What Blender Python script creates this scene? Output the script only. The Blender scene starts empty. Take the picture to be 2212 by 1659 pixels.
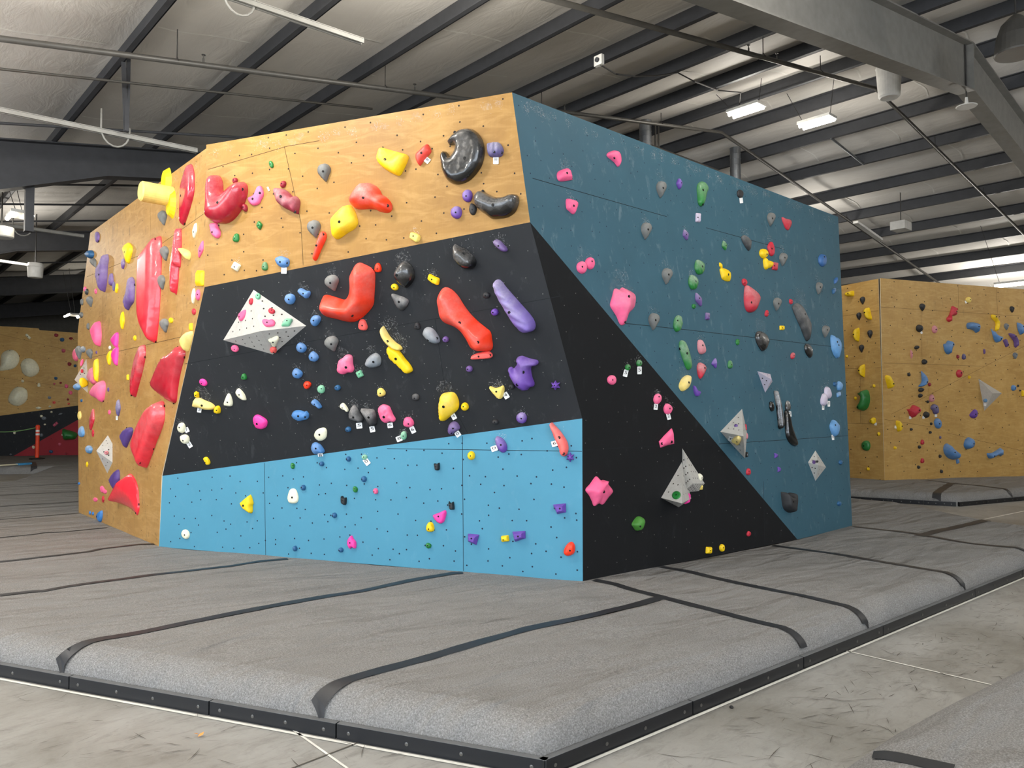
import bpy, bmesh, math, random
import numpy as np
from mathutils import Vector, Matrix
from mathutils.geometry import delaunay_2d_cdt
random.seed(7)
rng = np.random.default_rng(7)
SC = bpy.context.scene
COL = SC.collection

# ------------------------------------------------------------------ camera
# World axes follow the building: +X along the frames (towards the far right), +Y along the purlins.
FPX, CX, CY, HOR, EYE, MAT = 1650.0, 1106.0, 829.5, 892.0, 1.55, 0.20
PITCH = math.atan((HOR - CY) / FPX)
AZ = math.atan((2950 - CX) / (FPX / math.cos(PITCH)))       # angle from the view direction to +X
cam_d = bpy.data.cameras.new('camera')
cam_d.sensor_fit = 'HORIZONTAL'
cam_d.sensor_width = 36.0
cam_d.lens = 36.0 * FPX / 2212.0
cam_d.clip_end = 200
cam = bpy.data.objects.new('camera', cam_d)
COL.objects.link(cam)
right = Vector((math.sin(AZ), -math.cos(AZ), 0))
fwd0 = Vector((math.cos(AZ), math.sin(AZ), 0))
fwd = fwd0 * math.cos(PITCH) + Vector((0, 0, math.sin(PITCH)))
up = right.cross(fwd)
cam.matrix_world = Matrix(((right.x, up.x, -fwd.x, 0), (right.y, up.y, -fwd.y, 0), (right.z, up.z, -fwd.z, EYE), (0, 0, 0, 1)))
SC.camera = cam

# ------------------------------------------------------------------ world, exposure
w = bpy.data.worlds.new('daylight')
SC.world = w
w.use_nodes = True
w.node_tree.nodes['Background'].inputs[0].default_value = (0.78, 0.88, 1.0, 1)
w.node_tree.nodes['Background'].inputs[1].default_value = 7.0
SC.view_settings.view_transform = 'Standard'
SC.view_settings.look = 'None'
SC.view_settings.gamma = 1.0
SC.view_settings.exposure = 0.0
SC.view_settings.use_curve_mapping = False

# light of the twin-tube fixtures, plus added bare point lights without any fixture: (x, y, z, watts)
LIGHTS = [(13.9, 6.82, 6.95, 60), (12.45, 7.45, 6.98, 60), (4.55, 5.75, 5.75, 185), (6.5, 2.6, 5.9, 110), (1.2, 5.6, 5.1, 250), (8.2, -2.5, 6.0, 170), (2.5, -3.0, 5.2, 210), (-2.5, 3.0, 4.5, 220),
         (19.5, -3.0, 6.0, 380), (26.3, 7.0, 4.9, 230), (24.5, 1.0, 5.0, 120), (19.0, 9.5, 6.1, 50), (1.0, 17.0, 4.9, 120), (3.2, 20.3, 5.2, 50), (8.5, 31.0, 5.6, 40), (-1.5, 8.5, 4.5, 330)]
for (x, y, z, e) in LIGHTS:
    ld = bpy.data.lights.new('tube_and_fill_light', 'POINT')
    ld.shadow_soft_size = 0.22
    ld.energy = e * 1.2; ld.color = (1.0, 0.95, 0.87)
    lo = bpy.data.objects.new('tube_and_fill_light', ld); COL.objects.link(lo)
    lo.location = (x, y, z - 0.12)

# ------------------------------------------------------------------ photograph geometry helpers
O = np.array([0, 0, EYE])
_c, _s = math.cos(PITCH), math.sin(PITCH)
def ray(x, y):
    dx = (x - CX) / FPX; dz = -(y - CY) / FPX
    f = _c - dz * _s; z = _s + dz * _c
    return np.array([math.sin(AZ) * dx + math.cos(AZ) * f, -math.cos(AZ) * dx + math.sin(AZ) * f, z])
def onz(x, y, z):
    r = ray(x, y); return O + r * (z - EYE) / r[2]
def onx(x, y, X):
    r = ray(x, y); return O + r * X / r[0]
def ony(x, y, Y):
    r = ray(x, y); return O + r * Y / r[1]
def unit(v): return v / np.linalg.norm(v)

class Facet:
    """A plane of a wall: a point, the normal towards the room, and level / rising axes."""
    def __init__(self, A, n):
        n = unit(np.array(n, float))
        if np.dot(O - A, n) < 0: n = -n
        self.A = np.array(A, float); self.n = n
        e1 = np.cross([0, 0, 1.0], n)
        self.e1 = unit(e1) if np.linalg.norm(e1) > 1e-6 else np.array([1.0, 0, 0])
        self.e2 = np.cross(n, self.e1)
        self.chalk = []
    @classmethod
    def of(cls, a, b, c): return cls(a, np.cross(b - a, c - a))
    def hit(self, x, y, off=0.0):
        r = ray(x, y)
        return O + r * (np.dot(self.A - O, self.n) + off) / np.dot(r, self.n)
    def flat(self, P): d = np.asarray(P) - self.A; return np.array([np.dot(d, self.e1), np.dot(d, self.e2)])
    def px(self, x, y): return self.flat(self.hit(x, y))
    def world(self, q, h=0.0): return self.A + self.e1 * q[0] + self.e2 * q[1] + self.n * h

# ------------------------------------------------------------------ mesh helpers
class MB:
    def __init__(s): s.v = []; s.f = []; s.m = []
    def add(s, vs, fs, mi=0):
        o = len(s.v); s.v += [tuple(map(float, v)) for v in vs]
        for f in fs: s.f.append(tuple(i + o for i in f)); s.m.append(mi)
    def box(s, c, d, mi=0, ax=None):
        c = np.array(c, float); d = np.array(d, float) / 2
        A = np.eye(3) if ax is None else np.array(ax, float)
        vs = [c + A[0] * sx * d[0] + A[1] * sy * d[1] + A[2] * sz * d[2] for sx in (-1, 1) for sy in (-1, 1) for sz in (-1, 1)]
        s.add(vs, [(0, 1, 3, 2), (4, 6, 7, 5), (0, 4, 5, 1), (2, 3, 7, 6), (0, 2, 6, 4), (1, 5, 7, 3)], mi)
    def bar(s, a, b, wd, ht, mi=0, upv=(0, 0, 1)):
        a = np.array(a, float); b = np.array(b, float); d = b - a; L = np.linalg.norm(d); d = d / L
        u = np.array(upv, float); sd = np.cross(d, u)
        if np.linalg.norm(sd) < 1e-6: sd = np.array([1.0, 0, 0])
        sd = unit(sd); u = np.cross(sd, d)
        s.box((a + b) / 2, (L, wd, ht), mi, (d, sd, u))
    def tube(s, pts, r, n=10, mi=0, cap=True):
        pts = [np.array(p, float) for p in pts]; rs = r if hasattr(r, '__len__') else [r] * len(pts)
        rings = []; prev = None
        for i, p in enumerate(pts):
            d = unit(pts[min(i + 1, len(pts) - 1)] - pts[max(i - 1, 0)])
            a = prev if prev is not None else (np.array([0, 0, 1.0]) if abs(d[2]) < .9 else np.array([1.0, 0, 0]))
            a = unit(a - d * np.dot(a, d)); prev = a; b = np.cross(d, a)
            rings.append([p + (a * math.cos(2 * math.pi * k / n) + b * math.sin(2 * math.pi * k / n)) * rs[i] for k in range(n)])
        vs = [v for R in rings for v in R]; fs = []
        for i in range(len(pts) - 1):
            for k in range(n):
                fs.append((i * n + k, i * n + (k + 1) % n, (i + 1) * n + (k + 1) % n, (i + 1) * n + k))
        if cap: fs.append(tuple(range(n - 1, -1, -1))); fs.append(tuple((len(pts) - 1) * n + k for k in range(n)))
        s.add(vs, fs, mi)
    def lathe(s, c, prof, n=24, mi=0, ax=((1, 0, 0), (0, 1, 0), (0, 0, 1))):
        c = np.array(c, float); A = np.array(ax, float); vs = []; fs = []
        for (r, z) in prof:
            for k in range(n):
                t = 2 * math.pi * k / n; vs.append(c + A[0] * r * math.cos(t) + A[1] * r * math.sin(t) + A[2] * z)
        for i in range(len(prof) - 1):
            for k in range(n): fs.append((i * n + k, i * n + (k + 1) % n, (i + 1) * n + (k + 1) % n, (i + 1) * n + k))
        fs.append(tuple(range(n - 1, -1, -1))); fs.append(tuple((len(prof) - 1) * n + k for k in range(n)))
        s.add(vs, fs, mi)
    def build(s, name, mats, parent=None, smooth=False, fix=True):
        me = bpy.data.meshes.new(name); me.from_pydata(s.v, [], s.f)
        mats = mats if isinstance(mats, (list, tuple)) else [mats]
        for m in mats: me.materials.append(m)
        me.polygons.foreach_set('material_index', s.m)
        if fix:
            bm = bmesh.new(); bm.from_mesh(me); bmesh.ops.recalc_face_normals(bm, faces=bm.faces); bm.to_mesh(me); bm.free()
        if smooth: me.polygons.foreach_set('use_smooth', [True] * len(me.polygons))
        me.update()
        o = bpy.data.objects.new(name, me); COL.objects.link(o)
        if parent: o.parent = parent
        return o

def tag(o, label, cat, group=None, kind=None):
    o['label'] = label; o['category'] = cat
    if group: o['group'] = group
    if kind: o['kind'] = kind
    return o
def struct(o): o['kind'] = 'structure'; return o
def empty(name, loc):
    o = bpy.data.objects.new(name, None); COL.objects.link(o); o.location = loc; o.empty_display_size = .1
    o.matrix_basis = Matrix.Translation(Vector(tuple(map(float, loc)))); return o
def keep(child, parent):
    """parent a mesh written in world coordinates under an object that has its own place"""
    child.parent = parent; child.matrix_parent_inverse = parent.matrix_basis.inverted(); return child
def recenter(o):
    """move the origin of a world-coordinate mesh to its own middle"""
    me = o.data; n = len(me.vertices); co = np.empty(n * 3); me.vertices.foreach_get('co', co); co = co.reshape(-1, 3)
    c = (co.min(0) + co.max(0)) / 2; me.vertices.foreach_set('co', (co - c).ravel()); me.update()
    o.matrix_basis = Matrix.Translation(Vector(c)); return o

# ------------------------------------------------------------------ materials
def lin(c):
    c = np.array(c, float) / 255.0
    return tuple(np.where(c <= .04045, c / 12.92, ((c + .055) / 1.055) ** 2.4)) + (1.0,)
class NT:
    def __init__(s, name):
        s.m = bpy.data.materials.new(name); s.m.use_nodes = True; s.t = s.m.node_tree; s.b = s.t.nodes['Principled BSDF']
    def n(s, typ, **k):
        nd = s.t.nodes.new(typ)
        for a, v in k.items(): setattr(nd, a, v)
        return nd
    def l(s, a, b): s.t.links.new(a, b)
    def coord(s, kind='Object', scale=(1, 1, 1), rot=(0, 0, 0)):
        tc = s.n('ShaderNodeTexCoord'); mp = s.n('ShaderNodeMapping'); mp.inputs['Scale'].default_value = scale; mp.inputs['Rotation'].default_value = rot
        s.l(tc.outputs[kind], mp.inputs['Vector']); return mp.outputs['Vector']
    def noise(s, vec, scale, detail=4, rough=.55, dist=0):
        nd = s.n('ShaderNodeTexNoise'); nd.inputs['Scale'].default_value = scale; nd.inputs['Detail'].default_value = detail
        nd.inputs['Roughness'].default_value = rough; nd.inputs['Distortion'].default_value = dist
        if vec is not None: s.l(vec, nd.inputs['Vector'])
        return nd.outputs['Fac']
    def ramp(s, fac, stops):
        r = s.n('ShaderNodeValToRGB'); e = r.color_ramp.elements
        while len(e) < len(stops): e.new(.5)
        for i, (p, c) in enumerate(stops):
            e[i].position = p; e[i].color = c if len(c) == 4 else lin(c)
        s.l(fac, r.inputs[0]); return r.outputs[0]
    def mix(s, fac, a, b, mode='MIX'):
        mx = s.n('ShaderNodeMix', data_type='RGBA', blend_type=mode)
        for sock, v in ((mx.inputs[0], fac), (mx.inputs[6], a), (mx.inputs[7], b)):
            if hasattr(v, 'node'): s.l(v, sock)
            else: sock.default_value = v
        return mx.outputs[2]
    def math(s, op, a, b=0.0, clamp=False):
        m = s.n('ShaderNodeMath', operation=op, use_clamp=clamp)
        for i, v in enumerate((a, b)):
            if hasattr(v, 'node'): s.l(v, m.inputs[i])
            else: m.inputs[i].default_value = v
        return m.outputs[0]
    def bump(s, h, strength, dist=.01, prev=None):
        b = s.n('ShaderNodeBump'); b.inputs['Strength'].default_value = strength; b.inputs['Distance'].default_value = dist
        s.l(h, b.inputs['Height'])
        if prev is not None: s.l(prev, b.inputs['Normal'])
        return b.outputs[0]
    def set(s, color=None, rough=None, normal=None, metal=None, spec=None):
        for nm, v in (('Base Color', color), ('Roughness', rough), ('Normal', normal), ('Metallic', metal), ('Specular IOR Level', spec)):
            if v is None: continue
            if hasattr(v, 'node'): s.l(v, s.b.inputs[nm])
            else: s.b.inputs[nm].default_value = v
        return s.m
MATS = {}
def plain(name, rgb, rough=.6, metal=0.0, spec=.4, noise=.06):
    t = NT(name); c = lin(rgb); v = t.coord(); f = t.noise(v, 6, 5)
    dark = tuple(x * (1 - noise * 2) for x in c[:3]) + (1,); light = tuple(min(1, x * (1 + noise * 2)) for x in c[:3]) + (1,)
    return t.set(t.ramp(f, [(.3, dark), (.7, light)]), rough, None, metal, spec)
def emit(name, rgb, strength):
    t = NT(name); t.b.inputs['Base Color'].default_value = (1, 1, 1, 1); t.b.inputs['Emission Color'].default_value = lin(rgb); t.b.inputs['Emission Strength'].default_value = strength
    return t.m
def holdmat(name, rgb, rough=.45, spec=.45, coat=0.0):
    """cast resin: slight mottling, fine texture, and chalk where the 'chalk' attribute is high"""
    t = NT(name); c = lin(rgb); v = t.coord()
    f = t.noise(v, 18, 4)
    base = t.ramp(f, [(.25, tuple(x * .86 for x in c[:3]) + (1,)), (.75, tuple(min(1, x * 1.08 + .004) for x in c[:3]) + (1,))])
    at = t.n('ShaderNodeAttribute'); at.attribute_name = 'chalk'
    g = t.noise(v, 45, 6, .65)
    k = t.math('MULTIPLY', at.outputs['Fac'], t.math('ADD', t.math('MULTIPLY', g, 1.6), -.05), True)
    col = t.mix(k, base, lin((226, 222, 218)))
    ro = t.math('ADD', rough, t.math('MULTIPLY', k, .4), True)
    t.set(col, ro, t.bump(t.noise(v, 160, 3), .12, .004), 0, spec)
    t.b.inputs['Coat Weight'].default_value = coat
    t.b.inputs['Coat Roughness'].default_value = .08
    return t.m
PAL = dict(cr=((186, 18, 44), .22, .6), re=((236, 48, 62), .30, .4), or_=((252, 58, 20), .40, .1), sa=((250, 100, 92), .5, 0), pk=((250, 100, 146), .5, 0), dp=((205, 88, 112), .55, 0),
           hp=((250, 62, 160), .45, 0), ye=((250, 206, 8), .5, 0), py=((244, 216, 112), .55, 0), cm=((240, 236, 206), .5, 0), wh=((236, 234, 228), .5, 0),
           gr=((106, 107, 104), .6, 0), dg=((56, 58, 60), .5, 0), bk=((15, 16, 16), .24, .6), tb=((24, 28, 32), .5, 0), bl=((56, 122, 192), .45, 0), db=((40, 92, 136), .5, 0),
           pu=((104, 66, 160), .5, 0), mv=((118, 96, 136), .5, 0), dk=((40, 40, 42), .6, 0), gn=((34, 122, 52), .42, .1), mt=((120, 190, 150), .55, 0),
           mr=((150, 34, 50), .5, 0), rd=((196, 44, 62), .5, 0), vg=((176, 173, 165), .6, 0), lb=((96, 150, 200), .5, 0), sg=((120, 128, 136), .5, 0))
HM = {k: holdmat('resin_' + k.strip('_'), v[0], v[1], .45, v[2]) for k, v in PAL.items()}
def tint(key, rgb, rough=.5, coat=0): HM[key] = holdmat('resin_' + key, rgb, rough, .45, coat)

def plywood(name, base, dark, light, scuff=.0):
    t = NT(name); uv = t.coord('UV')
    uvs = t.coord('UV', (1.2, 5.0, 1)); wide = t.noise(uv, 1.3, 5, .6, .6); grain = t.noise(uvs, 2.2, 7, .62, 1.6)
    c = t.mix(t.ramp(wide, [(.32, (0, 0, 0, 1)), (.68, (1, 1, 1, 1))]), lin(base), lin(dark))
    c = t.mix(t.math('MULTIPLY', t.ramp(grain, [(.46, (0, 0, 0, 1)), (.66, (1, 1, 1, 1))]), .45), c, lin(light))
    fine = t.noise(t.coord('UV', (30, 2.2, 1)), 3, 4)
    c = t.mix(t.math('MULTIPLY', fine, .22), c, lin(tuple(x * .62 for x in dark)))
    if scuff:
        sc = t.noise(t.coord('UV', (9, 2.6, 1)), 2.0, 8, .72, .8); low = t.noise(uv, .9, 3)
        k = t.math('MULTIPLY', t.ramp(sc, [(.56, (0, 0, 0, 1)), (.68, (1, 1, 1, 1))]), t.math('MULTIPLY', low, scuff), True)
        c = t.mix(k, c, lin((84, 66, 44)))
    return t.set(c, .5, t.bump(grain, .06, .004), 0, .35)
def painted(name, rgb, var=.08, rough=.6, wear=(0, 0, 0)):
    t = NT(name); c = lin(rgb); uv = t.coord('UV'); f = t.noise(uv, 2.0, 6, .6); g = t.noise(t.coord('UV', (3, 1, 1)), 14, 4)
    a = t.ramp(f, [(.3, tuple(x * (1 - var) for x in c[:3]) + (1,)), (.72, tuple(min(1, x * (1 + var)) for x in c[:3]) + (1,))])
    if wear[0]:
        w1 = t.noise(t.coord('UV', (2.2, 1, 1)), 5, 9, .72, .5)
        k = t.math('MULTIPLY', t.ramp(w1, [(.57, (0, 0, 0, 1)), (.78, (1, 1, 1, 1))]), wear[0] / 255.0, True)
        a = t.mix(k, a, lin((190, 200, 205)))
    return t.set(a, rough, t.bump(g, .05, .003), 0, .3)
M = dict(
    wood=plywood('plywood_honey', (172, 130, 64), (144, 104, 48), (194, 153, 90)),
    woodL=plywood('plywood_scuffed', (186, 144, 82), (162, 122, 68), (204, 166, 108), 1.2),
    woodB=plywood('plywood_background', (204, 164, 96), (182, 142, 78), (220, 184, 120), .45),
    black=painted('black_paint', (32, 34, 37), .16, .66, (14, 0, 0)), kick=painted('light_blue_paint', (74, 139, 165), .05, .55, (14, 0, 0)),
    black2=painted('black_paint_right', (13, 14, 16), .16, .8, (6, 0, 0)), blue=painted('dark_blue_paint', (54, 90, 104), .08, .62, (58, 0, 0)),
    redp=painted('red_paint', (150, 36, 46), .08, .6), hole=plain('hole_dark', (40, 30, 22), .8), nut=plain('steel_insert', (116, 116, 112), .45, .6),
    bluehole=plain('hole_blue', (12, 32, 52), .8),
    seam=plain('panel_joint', (70, 52, 30), .9), seamd=plain('panel_joint_dark', (18, 22, 26), .9), edge=plain('ply_edge', (222, 206, 176), .7),
    steel=plain('primer_steel', (64, 65, 68), .55, .0, .35), steel2=plain('frame_steel', (126, 124, 119), .5, .0, .4), pipe=plain('sprinkler_pipe', (84, 82, 78), .45, .4),
    galv=plain('galvanised', (150, 154, 158), .32, .85), wplast=plain('white_plastic', (206, 204, 198), .5), wire=plain('cable_dark', (52, 50, 48), .6), bolt=plain('bolt_black', (20, 20, 21), .4, .5),
    zinc=plain('zinc_washer', (112, 111, 108), .35, .8), tape=plain('seam_tape', (42, 43, 46), .5, 0, .4, .14), board=plain('edge_board', (17, 19, 24), .4, 0, .5),
    boardtop=plain('edge_board_top', (96, 98, 100), .6), line=plain('white_line', (226, 224, 216), .7), scuffm=plain('rubber_scuff', (78, 73, 65), .8), white=plain('tag_white', (238, 238, 236), .45),
    ink=plain('tag_ink', (24, 24, 28), .6), tube=emit('lit_tube', (255, 246, 226), 22.0), orange=plain('orange_plastic', (238, 74, 40), .45), strap=plain('green_strap', (110, 150, 90), .6), leaf=plain('dry_leaf', (206, 140, 70), .7),
    rubber=plain('rubber_base', (40, 38, 36), .8), mcore=plain('mat_core', (60, 60, 60), .9), brush=plain('brush_blue', (70, 150, 200), .5), pole=plain('pale_pole', (226, 220, 190), .4), rail=plain('rail_grey', (136, 135, 130), .5), vseam=plain('insulation_seam', (240, 238, 232), .6), wallm=plain('metal_siding', (120, 118, 112), .6))
def alpha_mat(name, rgb, a):
    t = NT(name); v = t.coord(); f = t.noise(v, 55, 6, .75)
    k = t.math('MULTIPLY', t.ramp(f, [(.5, (0, 0, 0, 1)), (.7, (1, 1, 1, 1))]), a)
    t.l(k, t.b.inputs['Alpha']); return t.set(lin(rgb), .9)
M['chalk'] = plain('chalk_fleck', (176, 176, 174), .9); M['dust'] = alpha_mat('chalk_dust', (205, 205, 202), .3)
def carpet():
    t = NT('grey_carpet'); v = t.coord('Object')
    f = t.noise(v, 130, 4, .8); g = t.noise(v, 420, 2, .6); p = t.noise(v, 1.6, 4)
    c = t.ramp(f, [(.28, (78, 78, 79)), (.50, (128, 127, 126)), (.74, (176, 175, 174))])
    c = t.mix(t.math('MULTIPLY', p, .35), c, lin((134, 130, 123)))
    st = t.noise(t.coord('Object', (.9, 2.6, 1), (0, 0, .42)), 1.0, 3, .5, .5)
    s2 = t.noise(t.coord('Object', (1.3, 3.4, 1), (0, 0, -.2)), 1.7, 2, .45, .3)
    n1 = t.bump(st, .9, .15); n2 = t.bump(s2, .65, .07, n1); n3 = t.bump(f, .45, .006, n2)
    return t.set(c, .95, n3, 0, .1)
def concrete():
    t = NT('stained_concrete'); v = t.coord('Object')
    a = t.noise(v, .8, 6, .65, .4); b = t.noise(t.coord('Object', (2.2, 6, 1), (0, 0, -.3)), 2.6, 10, .74, .8); d = t.noise(v, 60, 4, .7)
    c = t.ramp(a, [(.28, (100, 97, 90)), (.46, (134, 133, 129)), (.6, (153, 153, 150)), (.78, (130, 122, 109))])
    c = t.mix(t.math('MULTIPLY', t.ramp(b, [(.5, (0, 0, 0, 1)), (.72, (1, 1, 1, 1))]), .55), c, lin((72, 69, 63)))
    c = t.mix(t.math('MULTIPLY', d, .28), c, lin((176, 172, 164)))
    return t.set(c, .48, t.bump(d, .08, .004), 0, .35)
def vinyl():
    t = NT('white_insulation'); v = t.coord('Object', (1.0, .35, 1)); f = t.noise(v, 3.2, 6, .6, 1.2); g = t.noise(t.coord('Object'), .7, 3)
    c = t.ramp(g, [(.3, (216, 212, 206)), (.7, (234, 230, 223))])
    return t.set(c, .6, t.bump(f, .3, .05), 0, .25)
M['carpet'] = carpet(); M['concrete'] = concrete(); M['vinyl'] = vinyl()
# ------------------------------------------------------------------ walls of the boulder, solved from the ground line up
ZU = np.array([0, 0, 1.0])
pA, pC, pD, pE, pG = onz(343.5, 1181.4, MAT), onz(1259, 1256.8, MAT), onz(1722.6, 1165.4, MAT), onz(1841, 1136, MAT), onz(170, 1107, MAT)
FB = Facet(pA, np.cross(pC - pA, ZU))
pP, pQ = FB.hit(351, 1028), FB.hit(1257.7, 904)
FX = Facet(pC, np.cross(pD - pC, ZU)); pK = FX.hit(1145, 480)
FK = Facet.of(pP, pQ, pK); pJ = FK.hit(442, 620)
FR = Facet.of(pK, pD, pE); pT, pF = FR.hit(1106, 199.5), FR.hit(1810.5, 468.5)
FW = Facet.of(pJ, pK, pT); pS = FW.hit(445.6, 312.7)
FL = Facet.of(pG, pA, pJ); pM, pN = FL.hit(168, 716), FL.hit(195, 503)
bC = onz(1911, 1038, MAT); b2 = onz(2212, 1028, MAT); b1 = onz(1838, 1032, MAT)
F1 = Facet(bC, np.cross(b1 - bC, ZU)); F2 = Facet(bC, np.cross(b2 - bC, ZU))
l1, l2 = onz(0, 985, MAT), onz(168, 983, MAT)
FH = Facet(l1, np.cross(l2 - l1, ZU))
FAC = dict(L=FL, W=FW, K=FK, B=FB, X=FX, R=FR, C=F1, D=F2, H=FH)

# ------------------------------------------------------------------ floor, ceiling, end walls
RID, SLOPE = 14.1, 0.158
def roof(x): return 5.5 + SLOPE * (x if x < RID else 2 * RID - x)
X0, X1, Y0, Y1 = -12.0, 29.5, -10.0, 46.0
m = MB(); m.add([(X0, Y0, 0), (X1, Y0, 0), (X1, Y1, 0), (X0, Y1, 0)], [(0, 1, 2, 3)], 0)
def floor_strip(a, b, wd, mi=1, z=.003):
    a = np.array(a[:2]); b = np.array(b[:2]); d = unit(b - a); s = np.array([-d[1], d[0]]) * wd / 2
    m.add([(*(a + s), z), (*(b + s), z), (*(b - s), z), (*(a - s), z)], [(0, 1, 2, 3)], mi)
floor_strip((1.735, 3.6), (1.70, 1.0), .012); floor_strip((4.98, 2.4), (4.98, -6), .014); floor_strip((12.6, 3.75), (20, 3.2), .03)
floor_strip((-2.83, 12.52), (2.30, 2.345), .02); floor_strip((2.29, 2.355), (12.0, 2.085), .02)      # pale caulk line beside the boards
floor_strip((1.9, 3.2), (-1.2, 2.9), .008, 2)
for i in range(2300):                                                      # dark rubber scuffs on the concrete
    x, y = (random.uniform(2.2, 9), random.uniform(-.6, 2.1)) if i < 1900 else (random.uniform(-.5, 2.0), random.uniform(2.0, 5.0))
    a = random.gauss(2.6, .7); L = random.uniform(.03, .15); pts = []; cu = random.uniform(-2.5, 2.5)
    p = np.array([x, y]); wd = random.uniform(.0006, .0024); ring = []
    for k in range(5):
        ww = wd * (1 - abs(k - 2) / 2.6); sn = np.array([-math.sin(a), math.cos(a)]) * ww
        ring.append((p + sn, p - sn)); p = p + np.array([math.cos(a), math.sin(a)]) * L / 4; a += cu * L / 4
    vs = [(*q, .0025 + i * 1e-6) for pr in ring for q in pr]
    m.add(vs, [(2 * k, 2 * k + 1, 2 * k + 3, 2 * k + 2) for k in range(4)], 2)
struct(m.build('floor', [M['concrete'], M['line'], M['scuffm']], fix=False))

PUR = [2.64 + 1.515 * k for k in range(-9, 8)] + [14.62] + [15.9 + 1.5 * k for k in range(9)]
m = MB(); xs = []
edges = [X0] + PUR + [X1]
for a, b in zip(edges[:-1], edges[1:]):
    for k in range(8): xs.append((a + (b - a) * k / 8, k / 8))
xs.append((X1, 0)); ny = 40; vs = []
for j in range(ny + 1):
    y = Y0 + (Y1 - Y0) * j / ny
    for x, s in xs: vs.append((x, y, roof(x) + .25 - .055 * math.sin(math.pi * s) ** .8 * (1 + .25 * math.sin(y * 2.3 + x))))
nx = len(xs); m.add(vs, [(j * nx + i, (j + 1) * nx + i, (j + 1) * nx + i + 1, j * nx + i + 1) for j in range(ny) for i in range(nx - 1)])
zc = lambda x, s, y: roof(x) + .25 - .055 * math.sin(math.pi * s) ** .8 * (1 + .25 * math.sin(y * 2.3 + x))
for b in range(0, len(xs) - 8, 8):                                          # taped laps of the insulation, one per bay and run
    for y in np.arange(-7 + (b % 5) * .37, 44, 1.83):
        st = [(xs[b + k][0], y + dy + .05 * math.sin(k), zc(*xs[b + k], y) - .006) for k in range(1, 8) for dy in (-.016, .016)]
        m.add(st, [(2 * k, 2 * k + 1, 2 * k + 3, 2 * k + 2) for k in range(6)], 1)
c = struct(m.build('ceiling', [M['vinyl'], M['vseam']], smooth=True, fix=False))
m = MB(); m.box(((X0 + X1) / 2, (Y0 + Y1) / 2, 9.2), (X1 - X0 + 1, Y1 - Y0 + 1, .05)); m.build('trim_1', M['wallm'])['kind'] = 'structure'     # metal deck above the insulation
for nm, cen, d in (('wall_back', ((X0 + X1) / 2, Y1 + .1, 4), (X1 - X0, .2, 8.2)), ('wall_right', (X1 + .1, (Y0 + Y1) / 2, 3), (.2, Y1 - Y0, 6.2)),
                   ('wall_front', (X1 - 13, Y0 - .1, 4), (26, .2, 8.2))):
    m = MB(); m.box(cen, d); struct(m.build(nm, M['wallm']))
m = MB()                                                                    # side with the open loading doors
for y0, y1, z0, z1 in ((Y0, -6, 0, 4), (12, Y1, 0, 4), (-6, 12, 3.4, 4)): m.box((X0 - .1, (y0 + y1) / 2, (z0 + z1) / 2), (.2, y1 - y0, z1 - z0))
struct(m.build('wall_left', M['wallm']))

ORD = ['first', 'second', 'third', 'fourth', 'fifth', 'sixth', 'seventh', 'eighth', 'ninth', 'tenth', 'eleventh', 'twelfth', 'thirteenth', 'fourteenth', 'fifteenth', 'sixteenth', 'seventeenth', 'eighteenth', 'nineteenth', 'twentieth']
vis = [x for x in PUR if x > 2 and x < 27.5]
for i, x in enumerate(vis):
    m = MB(); z = roof(x); sg = 1 if x < RID else -1
    m.box((x, 18, z + .12), (.014, 56, .24)); m.box((x - .035 * sg, 18, z + .007), (.075, 56, .014)); m.box((x + .035 * sg, 18, z + .233), (.075, 56, .014))
    o = recenter(m.build('roof_purlin', M['steel']))
    lab = 'dark steel roof purlin, %s counted from the left under the white ceiling' % ORD[i]
    tag(o, lab, 'beam', 'roof purlins')

def frame(y, x0, x1, dep, label, tw=.022, fw=.26, mat='steel2'):
    """rigid frame: deep web with a flange along each edge; dep(x) is its depth"""
    xs = sorted(set([x0, x1] + [x for x in (1.2, 2.2, 3.4, RID) if x0 < x < x1]))
    m = MB(); top = [(x, roof(x)) for x in xs]; bot = [(x, roof(x) - dep(x)) for x in xs]; n = len(xs)
    vs = [(x, y - tw / 2, z) for x, z in top + bot] + [(x, y + tw / 2, z) for x, z in top + bot]; fs = []
    for i in range(n - 1):
        for o_ in (0, 2 * n): fs.append((o_ + i, o_ + i + 1, o_ + n + i + 1, o_ + n + i))
    m.add(vs, fs); root = recenter(m.build('frame_beam', M[mat]))
    for ln in (top, bot):
        m = MB()
        for (xa, za), (xb, zb) in zip(ln[:-1], ln[1:]): m.bar((xa, y, za), (xb, y, zb), fw, .022)
        keep(m.build('flange', M[mat]), root)
    m = MB()
    for x in (RID,) if x1 > RID else (): m.box((x, y, roof(x) - dep(x) / 2), (.03, fw, dep(x)))
    if m.v: keep(m.build('splice_plate', M[mat]), root)
    return tag(root, label, 'beam', 'rigid frames')
frame(4.32, X0, X1, lambda x: .80, 'deep grey steel frame beam peaking at the upper right corner')
for y, d0, lab in ((14.1, .5, 'dark frame beam at upper left, nearest of the four behind the wood wall'), (22.2, .48, 'dark frame beam behind the unlit strut end at left, second back'),
                   (31.0, .62, 'dark frame beam at far left, third back, above the white drum'), (40.5, .62, 'lowest and farthest dark frame beam above the left background wall')):
    frame(y, X0, 12.6 if y > 14 else 12, (lambda x, d0=d0: d0 + max(0, 3.4 - x) * .19), lab, mat='steel')

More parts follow.
